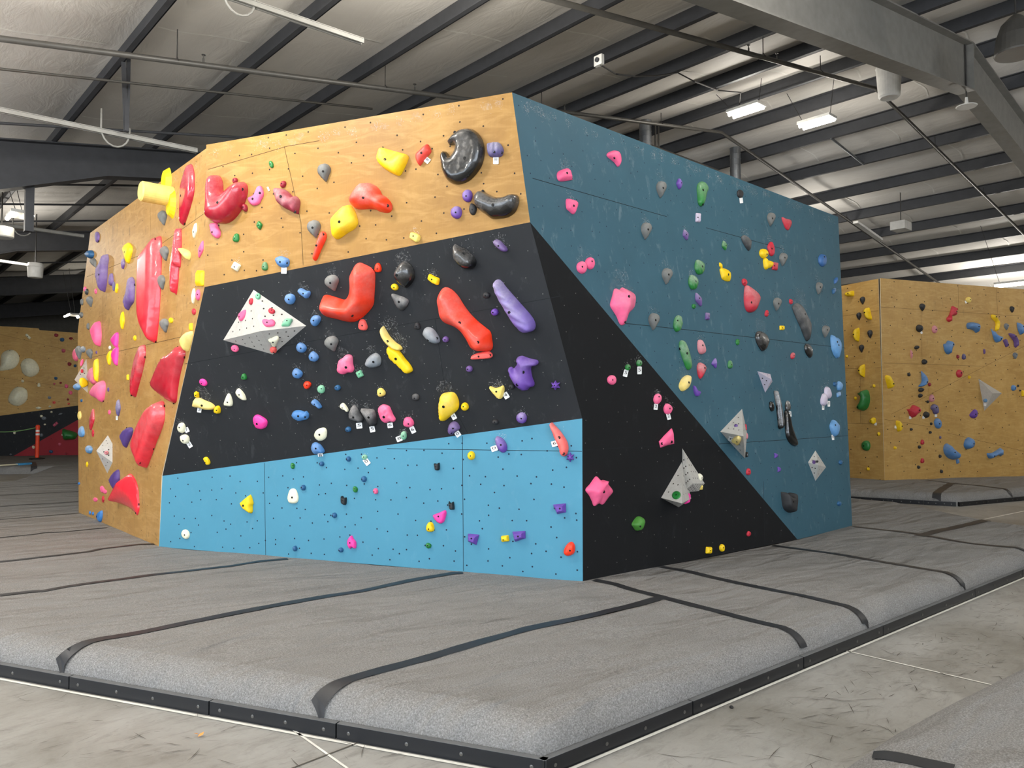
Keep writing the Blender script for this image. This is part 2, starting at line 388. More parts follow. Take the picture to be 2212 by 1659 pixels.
# ------------------------------------------------------------------ pipes, struts and ducts under the roof
def under(x, y, drop):
    r = ray(x, y)
    for sg in (1, -1):
        h = 5.5 - drop + (0 if sg > 0 else 2 * RID * SLOPE); t = (h - EYE) / (r[2] - sg * SLOPE * r[0]); p = O + r * t
        if (p[0] <= RID) == (sg > 0): return p
    return p
def pipe(name, pts, r, label, cat, mat='pipe', group=None, hang=(), spr=()):
    m = MB(); m.tube(pts, r, 10); o = m.build(name, M[mat], smooth=True); recenter(o)
    for p in hang:
        h = MB(); h.tube([p, (p[0], p[1], roof(p[0]) + .02)], .007, 6); keep(h.build('hanger_rod', M['wire']), o); h = MB(); h.tube([(p[0], p[1] - r - .012, p[2]), (p[0], p[1], p[2] + r + .03), (p[0], p[1] + r + .012, p[2]), (p[0], p[1], p[2] - r - .012), (p[0], p[1] - r - .012, p[2])], .006, 6)
        keep(h.build('hanger_ring', M['wire']), o)
    for p in spr:
        h = MB(); h.lathe((p[0], p[1], p[2] + r - .005), [(.012, 0), (.012, .05), (.007, .055), (.007, .085), (.024, .09), (.024, .095)], 10); keep(h.build('sprinkler_head', M['zinc']), o)
    return tag(o, label, cat, group)
def along(x, xa, za, xb, zb): return za + (zb - za) * (x - xa) / (xb - xa)
q1 = lambda x: (x, 9.03, along(x, 1.19, 5.30, 14.1, 7.55) if x < RID else along(x, 14.1, 7.55, 27.2, 5.62))
q2 = lambda x: (x, 5.81, along(x, 5.81, 6.07, 14.1, 7.48) if x < RID else along(x, 14.1, 7.48, 23.15, 6.2))
pipe('sprinkler_pipe', [q1(-9), q1(RID), q1(28)], .034, 'long dark sprinkler pipe crossing from the left edge behind the wood wall', 'pipe', group='sprinkler pipes', hang=[q1(x) for x in (2.9, 5.7, 8.75, 12, 17, 20, 23, 26)], spr=[q1(x) for x in (3.2, 6.2, 9.3)])
pipe('sprinkler_pipe', [q2(-6), q2(RID), q2(28)], .034, 'sprinkler pipe at upper right bending below the white drum', 'pipe', group='sprinkler pipes', hang=[q2(x) for x in (10.2, 12, 17, 20, 23)], spr=[q2(x) for x in (9.8, 10.6)])
a, b = ony(0, 149, 9.9), ony(560, 209, 9.9)
pipe('conduit', [a - (b - a) * .3, a, b, b + (b - a) * .6], .016, 'thin conduit line below the upper sprinkler pipe at left', 'pipe', mat='pipe')
a, b = ony(0, 266, 12.0), ony(506, 296, 12.0)
pipe('conduit', [a - (b - a) * .3, a, b, b + (b - a) * .5], .02, 'dark pipe just above the deep left frame beam', 'pipe', mat='steel')
for i, (yy, p0, p1) in enumerate(((17.0, (0, 397), (300, 401)), (18.5, (0, 441), (300, 443)), (19.8, (70, 478), (300, 476)), (25.5, (60, 568), (300, 564)))):
    a, b = ony(*p0, yy), ony(*p1, yy)
    pipe('conduit', [a - (b - a) * .3, a, b, b + (b - a)], .022, ['upper', 'second', 'third', 'lowest'][i] + ' thin black pipe behind the deep left frame beam', 'pipe', mat='steel', group='thin pipes at left')
def strut(a, b, label, loop=None):
    a = np.array(a); b = np.array(b); m = MB(); m.bar(a + [0, -.025, 0], b + [0, -.025, 0], .02, .045); m.bar(a + [0, .025, 0], b + [0, .025, 0], .02, .045); m.bar(a + [0, 0, .03], b + [0, 0, .03], .07, .008)
    o = recenter(m.build('strut_rail', M['rail']))
    if loop is not None:
        p = a + (b - a) * loop; h = MB(); r = .16
        h.tube([p + np.array([-.16, 0, .28])] + [p + np.array([-.16 * math.cos(t), 0, .05 - .2 * math.sin(t)]) for t in np.linspace(0, math.pi, 10)] + [p + np.array([.16, 0, .12])], .012, 6)
        keep(h.build('cable_loop', M['rail'], smooth=True), o)
    return tag(o, label, 'rail', 'unlit rails under the roof')
def lev(p0, p1, z): return onz(*p0, z), onz(*p1, z)
a, b = lev((0, 239), (425, 327), 4.95); strut(a - (b - a) * .6, b, 'long pale rail hung across the upper left with a cable loop', .72)
a, b = lev((505, -4), (783, 91), 5.6); strut(a - (b - a) * 2, b, 'pale rail ending near the top centre left, cable loop above', .68)
a, b = lev((0, 485), (181, 511), 5.0); strut(a - (b - a), b, 'pale rail ending beside the upper left corner of the wood wall', .63)
a, b = lev((0, 564), (90, 577), 5.0); strut(a - (b - a), b, 'short pale rail running to the white drum at far left')
m = MB(); p0, p1 = onx(266, 112, 2.64), onz(273, 284, 4.97); p2 = onx(278, 115, 2.72)
rb = empty('hanging_brace', p1)
for e0, dy in ((p0, .02), (p2, -.02)):
    m = MB(); m.bar(e0, p1 + [0, dy, 0], .05, .02); keep(m.build('arm', M['steel']), rb)
tag(rb, 'narrow black V brace dropping from a purlin to the pale rail', 'bracket')
a = ony(64, 405, 14.2); m = MB(); m.box((a[0], 14.2, (a[2] + 4.6) / 2), (.12, .12, a[2] - 4.6 + .3)); tag(recenter(m.build('hanging_post', M['steel'])), 'black square post hanging below the left frame beam beside the lamp', 'post')
def duct(px, y0, y1, rpx, Y, label, cap=False):
    t = ony(px, y0, Y); bt = ony(px, y1 + 30, Y); r = rpx * np.linalg.norm(t - O) / FPX; top = roof(t[0]) + .1
    m = MB(); zz = np.linspace(bt[2], top, 9); pr = []
    for i, z in enumerate(zz): pr += [(r, z - .01), (r * 1.04, z - .008), (r * 1.04, z + .008), (r, z + .01)]
    m.lathe((t[0], t[1], 0), pr, 22); o = recenter(m.build('vent_duct', M['galv'], smooth=False)); tag(o, label, 'duct', 'vent ducts')
    if cap:
        m = MB(); m.box((t[0], t[1], t[2] + .12), (1.1, 1.1, .02)); keep(m.build('flashing', M['galv']), o)
duct(1394, 262, 320, 12, 9.75, 'round metal duct behind the blue wall, left of the two'); duct(1588, 312, 385, 10.5, 9.5, 'round metal duct with square plate below the twin lamp', True)
pts = [onx(1297, 140, 7.2)] + [under(x, y, d) for x, y, d in ((1330, 160, .12), (1372, 165, .2), (1425, 163, .12), (1464, 157, .02), (1500, 176, .12), (1550, 195, .02), (1600, 200, .1))] + [(12.45, 7.6, 7.15)]
m = MB(); m.tube(pts, .012, 6); tag(recenter(m.build('hanging_cable', M['wire'])), 'dark cable drooping from the white junction box to the lamp', 'cable')
m = MB(); p = onx(1294, 131, 7.2); m.box(p, (.05, .13, .13)); o = recenter(m.build('junction_box', M['wplast'])); h = MB(); h.lathe(p - [.03, 0, 0], [(.03, 0), (.03, .02)], 12, 0, ((0, 1, 0), (0, 0, 1), (-1, 0, 0))); keep(h.build('socket', M['steel']), o); tag(o, 'small white junction box on a purlin above the blue wall', 'junction box')
for (px, a0, b0, Y, lab) in ((1416, 262, 330, 9.9, 'left'), (1423, 262, 335, 9.9, 'right')):
    m = MB(); p = ony(px, b0 + 20, Y); m.tube([p, (p[0], p[1], roof(p[0]) + .1)], .02, 8); tag(recenter(m.build('conduit_drop', M['pipe'])), 'thin vertical conduit beside the left duct, %s of the pair' % lab, 'pipe')
m = MB(); a, b = ony(1385, 307, 9.9), ony(1550, 368, 9.9); m.tube([a, b], .03, 8); tag(recenter(m.build('conduit', M['pipe'])), 'slanted conduit behind the blue wall top between the ducts', 'pipe')
a, b = onx(1795, 298, 15.9), onx(1866, 355, 17.4); m = MB(); m.tube([a, b], .025, 8); tag(recenter(m.build('conduit', M['galv'])), 'short pale conduit joining two purlins right of the lamps', 'pipe')
for q0, q1_, Y, lab in (((1848, 480), (1902, 518), 6.9, 'unlit pale strip rail above the right background wall'), ((2130, 427), (2178, 470), 6.4, 'unlit pale strip rail beside the bending pipe at far right')):
    a, b = ony(*q0, Y), ony(*q1_, Y); m = MB(); m.bar(a, b, .1, .05); tag(recenter(m.build('strip_rail', M['wplast'])), lab, 'rail')

def lathed(name, c, prof, mat, label, cat, ax=None, group=None, top=None):
    m = MB(); m.lathe(c, prof, 28, 0, ax if ax is not None else ((1, 0, 0), (0, 1, 0), (0, 0, 1))); o = recenter(m.build(name, M[mat], smooth=False))
    if top:
        h = MB(); h.tube([(c[0], c[1], c[2] + top), (c[0], c[1], roof(c[0]) + .02)], .012, 8); keep(h.build('stem', M['wire']), o)
    return tag(o, label, cat, group)
p = onx(1921, 212, 13.2); lathed('hanging_speaker', p, [(.0, .02), (.14, .0), (.17, .03), (.2, .5), (.21, .52), (.1, .58), (.02, .6)], 'wplast', 'large white drum speaker hanging at the upper right', 'speaker', group='white drum speakers', top=.58)
p = onx(2196, 118, 12.0); lathed('pendant_shade', p, [(.26, 0), (.27, .02), (.24, .25), (.18, .42), (.08, .52), (.03, .56)], 'pipe', 'grey bell shaped pendant hanging at the top right corner', 'pendant', top=.55)
p = onx(2088, 231, 14.0); lathed('dish_sensor', p, [(.15, 0), (.16, .012), (.03, .05), (.02, .16)], 'wplast', 'small white dish hanging under the frame beam peak', 'sensor', top=.15)
p = ony(3, 515, 15.6); lathed('hanging_speaker', p, [(.0, 0), (.17, .01), (.185, .03), (.185, .19), (.14, .2)], 'wplast', 'white drum speaker cut by the left photo edge below the lamp', 'speaker', group='white drum speakers', top=.2)
p = ony(76, 601, 20.0); lathed('hanging_speaker', p, [(.0, 0), (.14, .01), (.15, .03), (.16, .24), (.17, .26), (.15, .34)], 'wplast', 'white drum speaker hanging between the dark left beams', 'speaker', group='white drum speakers', top=.34)
p = ony(1946, 489, 7.4); m = MB(); m.box(p, (.42, .34, .2)); o = recenter(m.build('emergency_light_box', M['wplast'])); h = MB(); h.tube([p + [0, 0, .1], (p[0], p[1], roof(p[0]))], .01, 6); keep(h.build('stem', M['wire']), o); tag(o, 'white rectangular box under the purlins above the right background wall', 'box')

def fixture(c, label, L=.62, gap=.16, hang=True):
    root = empty('tube_light_fixture', c); c = np.array(c, float)
    m = MB(); m.box(c + [0, 0, .05], (.32, L + .02, .05)); keep(m.build('housing', M['wplast']), root)
    for s in (-1, 1):
        m = MB(); m.tube([c + [s * gap / 2, -L / 2, 0], c + [s * gap / 2, L / 2, 0]], .035, 10); keep(m.build('tube', M['tube'], smooth=True), root)
        if hang:
            m = MB(); m.tube([c + [0, s * L * .42, .07], (c[0] - .25, c[1] + s * L * .75, roof(c[0]) + .02)], .006, 5); keep(m.build('hanging_wire', M['wire']), root)
    return tag(root, label, 'light', 'twin tube lamps')
fixture((13.9, 6.82, 7.07), 'lit twin tube lamp at upper right, farther one below the pipe bend'); fixture((12.45, 7.45, 7.10), 'lit twin tube lamp above the blue wall, left of the pair')
p = ony(42, 469, 15.2); fixture(p, 'lit twin tube lamp glowing at the far left edge', .5, .28)
p = ony(158, 683, 30.0); fixture(p, 'tiny lit lamp far away beside the left wall edge', .6, .4)
p = onx(2200, 613, 22.5); fixture(p, 'bright lamp half cut by the right edge above the background wall', 1.0, .2)

# ------------------------------------------------------------------ crash mats
from mathutils import noise as mnoise
def wr(x, y):
    return .012 * mnoise.noise((x * .9 + y * .5, y * 1.1 - x * .3, 0)) + .008 * mnoise.noise((x * 2.3, y * 2.0, 5)) + .006 * abs(mnoise.noise((x * 1.1 + y * 2.4, y * .8 - x * .6, 9)))
RIMD = [(0, .045), (.006, .080), (.016, .110), (.032, .137), (.054, .159), (.08, .176), (.115, .190), (.16, MAT)]
def rim(d):
    if d >= .16: return MAT
    for (a, za), (b, zb) in zip(RIMD[:-1], RIMD[1:]):
        if d <= b: return za + (zb - za) * max(0, (d - a)) / (b - a)
def offset(poly, d):
    n = len(poly); out = []
    for i in range(n):
        p0, p1, p2 = poly[i - 1], poly[i], poly[(i + 1) % n]
        a = unit(p1 - p0); b = unit(p2 - p1); na = np.array([-a[1], a[0]]); nb = np.array([-b[1], b[0]])
        k = unit(na + nb); out.append(p1 + k * d / max(.35, np.dot(k, na)))
    return np.array(out)
def edge_dist(P, poly):
    P = np.atleast_2d(P); best = np.full(len(P), 1e9)
    for i in range(len(poly)):
        a, b = poly[i], poly[(i + 1) % len(poly)]; ab = b - a
        t = np.clip(((P - a) @ ab) / (ab @ ab), 0, 1); best = np.minimum(best, np.linalg.norm(P - (a + t[:, None] * ab), axis=1))
    return best
def inside(P, poly):
    P = np.atleast_2d(P); r = np.zeros(len(P), bool); n = len(poly); j = n - 1
    for i in range(n):
        xi, yi = poly[i]; xj, yj = poly[j]
        c = ((yi > P[:, 1]) != (yj > P[:, 1])) & (P[:, 0] < (xj - xi) * (P[:, 1] - yi) / (yj - yi + 1e-12) + xi); r ^= c; j = i
    return r
def densify(poly, step):
    out = []
    for i in range(len(poly)):
        a, b = poly[i], poly[(i + 1) % len(poly)]; k = max(1, int(np.linalg.norm(b - a) / step))
        for s in range(k): out.append(a + (b - a) * s / k)
    return np.array(out)
def cdt(loop, pts):
    V = [Vector((float(x), float(y))) for x, y in loop] + [Vector((float(x), float(y))) for x, y in pts]; n = len(loop)
    r = delaunay_2d_cdt(V, [(i, (i + 1) % n) for i in range(n)], [], 1, 1e-7)
    return np.array([(v.x, v.y) for v in r[0]]), [tuple(f) for f in r[2]]
def cdt2(loop, foot, pts):
    foot = densify(np.array(foot), .3); pts = pts[edge_dist(pts, foot) > .05]; pts = pts[~inside(pts, foot)]
    allp = list(loop) + list(foot) + list(pts); V = [Vector((float(x), float(y))) for x, y in allp]; n, k = len(loop), len(foot)
    r = delaunay_2d_cdt(V, [(i, (i + 1) % n) for i in range(n)] + [(n + i, n + (i + 1) % k) for i in range(k)], [], 1, 1e-7)
    vv = np.array([(v.x, v.y) for v in r[0]]); return vv, [tuple(f) for f in r[2] if not inside(vv[list(f)].mean(0), foot)[0]]
def make_mat(poly, label, step=.16, group='crash mats', foot=None):
    poly = np.array([p[:2] for p in poly], float); rings = []
    base = densify(poly, .12)
    n0 = []                                                            # offset of the dense outline follows the sparse miter
    for d, z in RIMD:
        off = offset(poly, d); ring = []
        for i in range(len(poly)):
            a, b = off[i], off[(i + 1) % len(poly)]; k = max(1, int(np.linalg.norm(poly[(i + 1) % len(poly)] - poly[i]) / .12))
            for s in range(k): ring.append(a + (b - a) * s / k)
        rings.append((np.array(ring), z))
    m = MB(); n = len(rings[0][0]); vs = [(*p, 0.0) for p in rings[0][0]]
    for R, z in rings: vs += [(*p, z + wr(*p) * min(1, z / MAT) ** 3) for p in R]
    fs = []
    for i in range(len(rings)):
        for k in range(n): fs.append((i * n + k, i * n + (k + 1) % n, (i + 1) * n + (k + 1) % n, (i + 1) * n + k))
    m.add(vs, fs)
    inn = rings[-1][0]; lo, hi = inn.min(0), inn.max(0)
    gx, gy = np.meshgrid(np.arange(lo[0], hi[0], step), np.arange(lo[1], hi[1], step)); G = np.stack([gx.ravel(), gy.ravel()], 1)
    G = G[inside(G, inn)]; G = G[edge_dist(G, inn) > step * .6]
    V, F = cdt(inn, G) if foot is None else cdt2(inn, foot, G)
    m.add([(x, y, MAT + wr(x, y)) for x, y in V], F)
    o = m.build('crash_mat', M['carpet'], smooth=True)
    return tag(o, label, 'crash mat', group), poly
def mat_z(p, poly): return rim(edge_dist(p, poly)[0] + .012) + wr(*p) * min(1, rim(edge_dist(p, poly)[0]) / MAT) ** 3
def tape(px, mat, poly, wd=.07, edge=False, z=None, name='seam_tape'):
    pts = [onz(x, y, MAT)[:2] for x, y in px]
    fine = []
    for a, b in zip(pts[:-1], pts[1:]):
        k = max(1, int(np.linalg.norm(b - a) / .04))
        for s in range(k): fine.append(a + (b - a) * s / k)
    fine.append(pts[-1])
    if edge:                                                            # carry on over the rounded edge down to the board
        e = fine[-1]; d0 = unit(e - fine[-12]); best = 9.0
        for a, b in zip(poly, np.roll(poly, -1, 0)):
            A = np.array([[d0[0], a[0] - b[0]], [d0[1], a[1] - b[1]]])
            if abs(np.linalg.det(A)) < 1e-9: continue
            t_, s_ = np.linalg.solve(A, a - e)
            if t_ > 0 and -.001 <= s_ <= 1.001: best = min(best, t_)
        if best < 1.2: fine += [e + d0 * best * s for s in np.linspace(0, .995, 30)[1:]]
    fine = np.array(fine); m = MB(); vs = []
    for i, p in enumerate(fine):
        d = unit(fine[min(i + 1, len(fine) - 1)] - fine[max(i - 1, 0)]); s = np.array([-d[1], d[0]]) * (wd / 2 * (1 + .1 * mnoise.noise((p[0] * 7, p[1] * 7, 2))))
        for k in (-1, 0, 1): q = p + s * k; inn_ = inside(q, poly)[0]; vs.append((*q, (mat_z(q, poly) if inn_ else .05) + .005))
    m.add(vs, [(3 * i + k, 3 * i + k + 1, 3 * i + k + 4, 3 * i + k + 3) for i in range(len(fine) - 1) for k in (0, 1)])
    keep(m.build(name, M['tape'], smooth=True, fix=False), mat)

N0 = np.array([2.333, 2.405]); dl = unit(np.array([-.449, .8946])); dr = unit(np.array([1.0, -.028]))
near = [N0, N0 + dr * 8.35, (10.95, 3.10), (12.3, 4.81), (12.25, 8.7), (9.0, 17.0), onz(169, 1003, MAT)[:2], onz(104, 1007, MAT)[:2], onz(22, 1038, MAT)[:2], (-1.0, 15.5), N0 + dl * 11.5]
mat1, P1 = make_mat(near, 'large grey carpeted crash mat around the foot of the main climbing wall', foot=[pC[:2], pD[:2], pE[:2], (9.74, 11.55), pG[:2] + np.array([0, .05]), pA[:2]])
T = [([(1000, 1239.5), (980, 1240), (885, 1257), (790, 1276), (720, 1287), (633, 1304), (538, 1323), (411, 1345), (285, 1369), (221, 1380), (152, 1397)], .085, True),
     ([(1424, 1293), (1300, 1325), (1138, 1361), (1011, 1399), (885, 1432), (790, 1459), (733, 1476)], .085, True),
     ([(1284, 1255), (1330, 1263), (1414, 1287), (1492, 1307), (1590, 1331), (1671, 1350)], .075, True),
     ([(1428, 1225), (1492, 1237), (1590, 1260), (1720, 1285), (1810, 1305)], .075, True), ([(1670, 1178), (1784, 1195), (1900, 1214), (2029, 1234)], .075, True),
     ([(1843, 1138), (1978, 1153), (2097, 1173), (2190, 1183)], .075, True), ([(1986, 1157), (2097, 1133), (2131, 1124)], .11, False),
     ([(0, 1288), (65, 1280), (96, 1278), (144, 1269), (241, 1255), (337, 1242), (434, 1230), (500, 1224), (567, 1213), (621, 1208)], .075, False),
     ([(0, 1214), (120, 1202), (193, 1192), (217, 1186), (301, 1177), (338, 1177)], .06, False), ([(0, 1162), (72, 1155), (96, 1150), (132, 1149), (231, 1141)], .05, False),
     ([(0, 1122), (169, 1109)], .045, False), ([(0, 1095), (169, 1083)], .045, False), ([(0, 1070), (169, 1061)], .045, False), ([(0, 1054), (140, 1046), (169, 1045)], .04, False)]
for px, wd, e in T: tape(px, mat1, P1, wd, e)

def boards(a, b, joints, side, label, first):
    """a run of board sections along a -> b; joints are distances from a"""
    a = np.array(a); d = unit(np.array(b) - a); nrm = np.array([d[1], -d[0]]) * side
    for i, (s0, s1) in enumerate(zip(joints[:-1], joints[1:])):
        p, q = a + d * (s0 + .004), a + d * (s1 - .004); c = (p + q) / 2 + nrm * .018
        m = MB(); m.box((*c, .036), (s1 - s0 - .008, .032, .070), 0, ((*d, 0), (*nrm, 0), (0, 0, 1))); m.box((*c, .0718), (s1 - s0 - .008, .032, .0016), 1, ((*d, 0), (*nrm, 0), (0, 0, 1)))
        o = recenter(m.build('edge_board', [M['board'], M['boardtop']]))
        for t in (s0 + .07, (s0 * .62 + s1 * .38), (s0 * .36 + s1 * .64), s1 - .07):
            h = MB(); pc = a + d * t + nrm * .034; h.lathe((*pc, .036), [(.009, 0), (.009, .002), (.004, .003)], 10, 0, ((*d, 0), (0, 0, 1), (*nrm, 0))); keep(h.build('screw', M['zinc']), o)
        tag(o, label % ORD[i], 'edge board', first)
boards(N0, N0 + dl * 11.5, [-.03, 1.03, 1.80, 2.80, 4.0, 5.2, 6.4, 7.6], -1, 'black edge board at the mat front, %s section left of the near corner', 'edge boards on the left side')
boards(N0, N0 + dr * 8.35, [-.03, 1.01, 2.11, 3.18, 4.90, 6.1, 7.3, 8.3], 1, 'black edge board along the right mat side, %s section from the near corner', 'edge boards on the right side')

mat3, P3 = make_mat([(2.4, -3.2), (9.8, -3.2), (7.8, 1.09), (4.93, 1.33), (4.10, 1.41), (3.50, 1.45), (2.93, 1.45), (1.3, 1.42)], 'grey mat corner at the lower right of the photo')
tape([(1885, 1625), (1960, 1640), (2060, 1665)], mat3, P3, .09)
h2 = unit(b2[:2] - bC[:2])
fm = [onz(1700, 1073, 0)[:2], onz(2068, 1094, 0)[:2], onz(2230, 1079, 0)[:2], onz(2600, 1044, 0)[:2], (bC + (b2 - bC) * 3.2)[:2] + np.array([.8, 1.2]), bC[:2] + np.array([1.4, 1.0]), b1[:2] + np.array([1.2, 3.5]), (15.2, 12.0)]
mat4, P4 = make_mat(fm, 'grey crash mat below the background wall at right')
for px, wd in (([(2057, 1043), (2046, 1050), (2031, 1060)], .13), ([(1990, 1037), (2060, 1044), (2110, 1049), (2165, 1056)], .07)): tape(px, mat4, P4, wd, True)
a, b, c_ = P4[0], P4[1], P4[2]
boards(a, b, [np.linalg.norm(b - a) * k for k in (.36, .62, .82, .995)], 1, 'black edge board of the background mat, %s piece before its corner', 'edge boards of the background mat')
boards(b, P4[3], [.005, .75, 1.6, 2.6, 3.6], 1, 'black edge board of the background mat, %s piece after its corner', 'edge boards of the background mat')
fm = [onz(-160, 1026, 0)[:2], onz(60, 1024, 0)[:2], onz(300, 1018, 0)[:2], (15, 25), (6.2, 30.6), (-4, 35.2)]
mat5, P5 = make_mat(fm, 'dark grey crash mat below the background wall at left', .3)
tape([(70, 998), (72, 1003)], mat5, P5, .14, True)
# ------------------------------------------------------------------ holds: outlines on the walls, given real height
CROP = dict(a=(150, 300, 5.53), b=(150, 580, 5.53), c=(150, 860, 5.183), d=(400, 340, 5.53), e=(640, 300, 5.53), f=(880, 240, 5.53), g=(470, 560, 5.53), h=(670, 560, 5.53), i=(920, 520, 5.53),
            j=(370, 760, 5.53), k=(620, 760, 5.53), l=(870, 760, 5.53), m=(1000, 760, 5.53), n=(350, 980, 5.53), o=(600, 980, 5.53), p=(880, 980, 5.53), q=(1150, 1000, 5.53), r=(1170, 300, 5.53),
            s=(1420, 360, 5.53), t=(1600, 420, 6.9125), u=(1220, 560, 5.53), v=(1420, 600, 5.53), w=(1600, 600, 6.636), x=(1240, 820, 5.53), y=(1480, 820, 5.53), z=(1620, 800, 4.879), A=(1480, 1000, 6.38),
            B=(1800, 580, 5.369), C=(1800, 820, 5.369), D=(0, 680, 4.609), F=(0, 380, 4.88), P=(0, 0, 1.0))
def circ(n=14, f=lambda t: 1): return [(math.cos(t) * f(t), math.sin(t) * f(t)) for t in np.linspace(0, 2 * math.pi, n, endpoint=False)]
TPL = dict(ov=circ(), eg=[(0, -1), (.55, -.8), (.9, -.2), (1, .35), (.75, .85), (0, 1), (-.75, .85), (-1, .35), (-.9, -.2), (-.55, -.8)],
           dr=[(0, -1), (.62, -.86), (.98, -.42), (.92, -.02), (.62, .34), (.34, .72), (.08, 1), (-.22, .74), (-.62, .42), (-.95, -.02), (-.98, -.42), (-.62, -.86)],
           lf=[(0, -1), (.5, -.55), (.85, 0), (.5, .55), (0, 1), (-.5, .55), (-.85, 0), (-.5, -.55)], bx=[(-.85, -1), (0, -1), (.85, -1), (1, -.85), (1, 0), (1, .85), (.85, 1), (0, 1), (-.85, 1), (-1, .85), (-1, 0), (-1, -.85)],
           st=[(0, -1), (.35, -.5), (1, -.55), (.65, 0), (.95, .55), (.35, .5), (0, 1), (-.35, .5), (-.95, .5), (-.6, 0), (-1, -.5), (-.35, -.5)],
           hx=[(-.3, -1), (.6, -.9), (1, -.1), (.7, .8), (-.1, 1), (-.9, .5), (-1, -.4)], mt=[(-.6, -1), (.5, -.8), (1, -.1), (.6, .9), (-.4, 1), (-1, .1)], hd=[(-1, -1), (1, -.6), (1, .6), (-1, 1), (-.9, 0)])
HOLDS, TAGS, VOLS = [], [], []
def topx(crop, pts): x0, y0, s = CROP[crop]; return [(x0 + x / s, y0 + y / s) for x, y in pts]
def parse(crop, shp):
    if ',' in shp: return topx(crop, [tuple(map(float, p.split(','))) for p in shp.split()])
    k, *v = shp.split(); cx, cy, w_, h_, *r = map(float, v); r = math.radians(r[0]) if r else 0; c, s = math.cos(r), math.sin(r)
    return topx(crop, [(cx + c * a * w_ / 2 - s * b * h_ / 2, cy + s * a * w_ / 2 + c * b * h_ / 2) for a, b in TPL[k]])
def E(fac, crop, shp, col, H, label, **o):
    px = parse(crop, shp); f = FAC[fac]
    H *= {'L': .5, 'R': .65, 'X': .65}.get(fac, 1)
    if 'ch' in o: o['ch'] *= .48
    if 'hl' in o and f.chalk is not None:
        q = np.array([f.px(*p) for p in px]); f.chalk.append((np.array([q[:, 0].mean(), q[:, 1].max() - .02]), max(.03, np.ptp(q[:, 0]) * .55), o['hl']))
    if 'sk' in o: o['sk'] = topx(crop, o['sk'])
    if isinstance(o.get('b'), list): o['b'] = topx(crop, o['b'])
    HOLDS.append((fac, px, col, H, label, o, 'dr' in shp.split()[0]))
def TG(fac, crop, cx, cy, w_, h_, rot, text, label): TAGS.append((fac, topx(crop, [(cx, cy)])[0], w_ / CROP[crop][2], h_ / CROP[crop][2], rot, text, label))
def VOL(key, fac, crop, base, apex, H, label, holes=3, col='vg', raw=True):
    f = FAC[fac]; bp = [f.hit(*p) for p in topx(crop, base)]; ap = f.hit(*topx(crop, [apex])[0], off=H)
    for i in range(len(bp)):
        g = Facet.of(bp[i], bp[(i + 1) % len(bp)], ap); g.chalk = None; FAC[key + str(i)] = g
    VOLS.append((fac, bp, ap, label, holes, col))

def smooth_loop(q, step, sharp=False):
    q = np.array(q); n = len(q); out = []
    for i in range(n):
        p0, p1, p2, p3 = q[i - 1], q[i], q[(i + 1) % n], q[(i + 2) % n]; k = max(1, int(round(np.linalg.norm(p2 - p1) / step)))
        for s in range(k):
            t = s / k
            out.append(p1 + (p2 - p1) * t if sharp else .5 * (2 * p1 + (p2 - p0) * t + (2 * p0 - 5 * p1 + 4 * p2 - p3) * t * t + (3 * p1 - p0 - 3 * p2 + p3) * t ** 3))
    return np.array(out)
def line_dist(P, L):
    L = np.array(L)
    if len(L) == 1: return np.linalg.norm(P - L[0], axis=1)
    return edge_dist_open(P, L)
def edge_dist_open(P, L):
    best = np.full(len(P), 1e9)
    for a, b in zip(L[:-1], L[1:]):
        ab = b - a; t = np.clip(((P - a) @ ab) / (ab @ ab), 0, 1); best = np.minimum(best, np.linalg.norm(P - (a + t[:, None] * ab), axis=1))
    return best
PROF = dict(dome=lambda t: np.sqrt(np.clip(1 - (1 - t) ** 2, 0, 1)), cone=lambda t: t, soft=lambda t: t * t * (3 - 2 * t), flat=lambda t: np.sqrt(np.clip(1 - (1 - np.clip(t * 1.9, 0, 1)) ** 2, 0, 1)),
            bev=lambda t: np.clip(t * 2.0, 0, 1), mid=lambda t: np.clip(1 - (1 - t) ** 1.55, 0, 1))
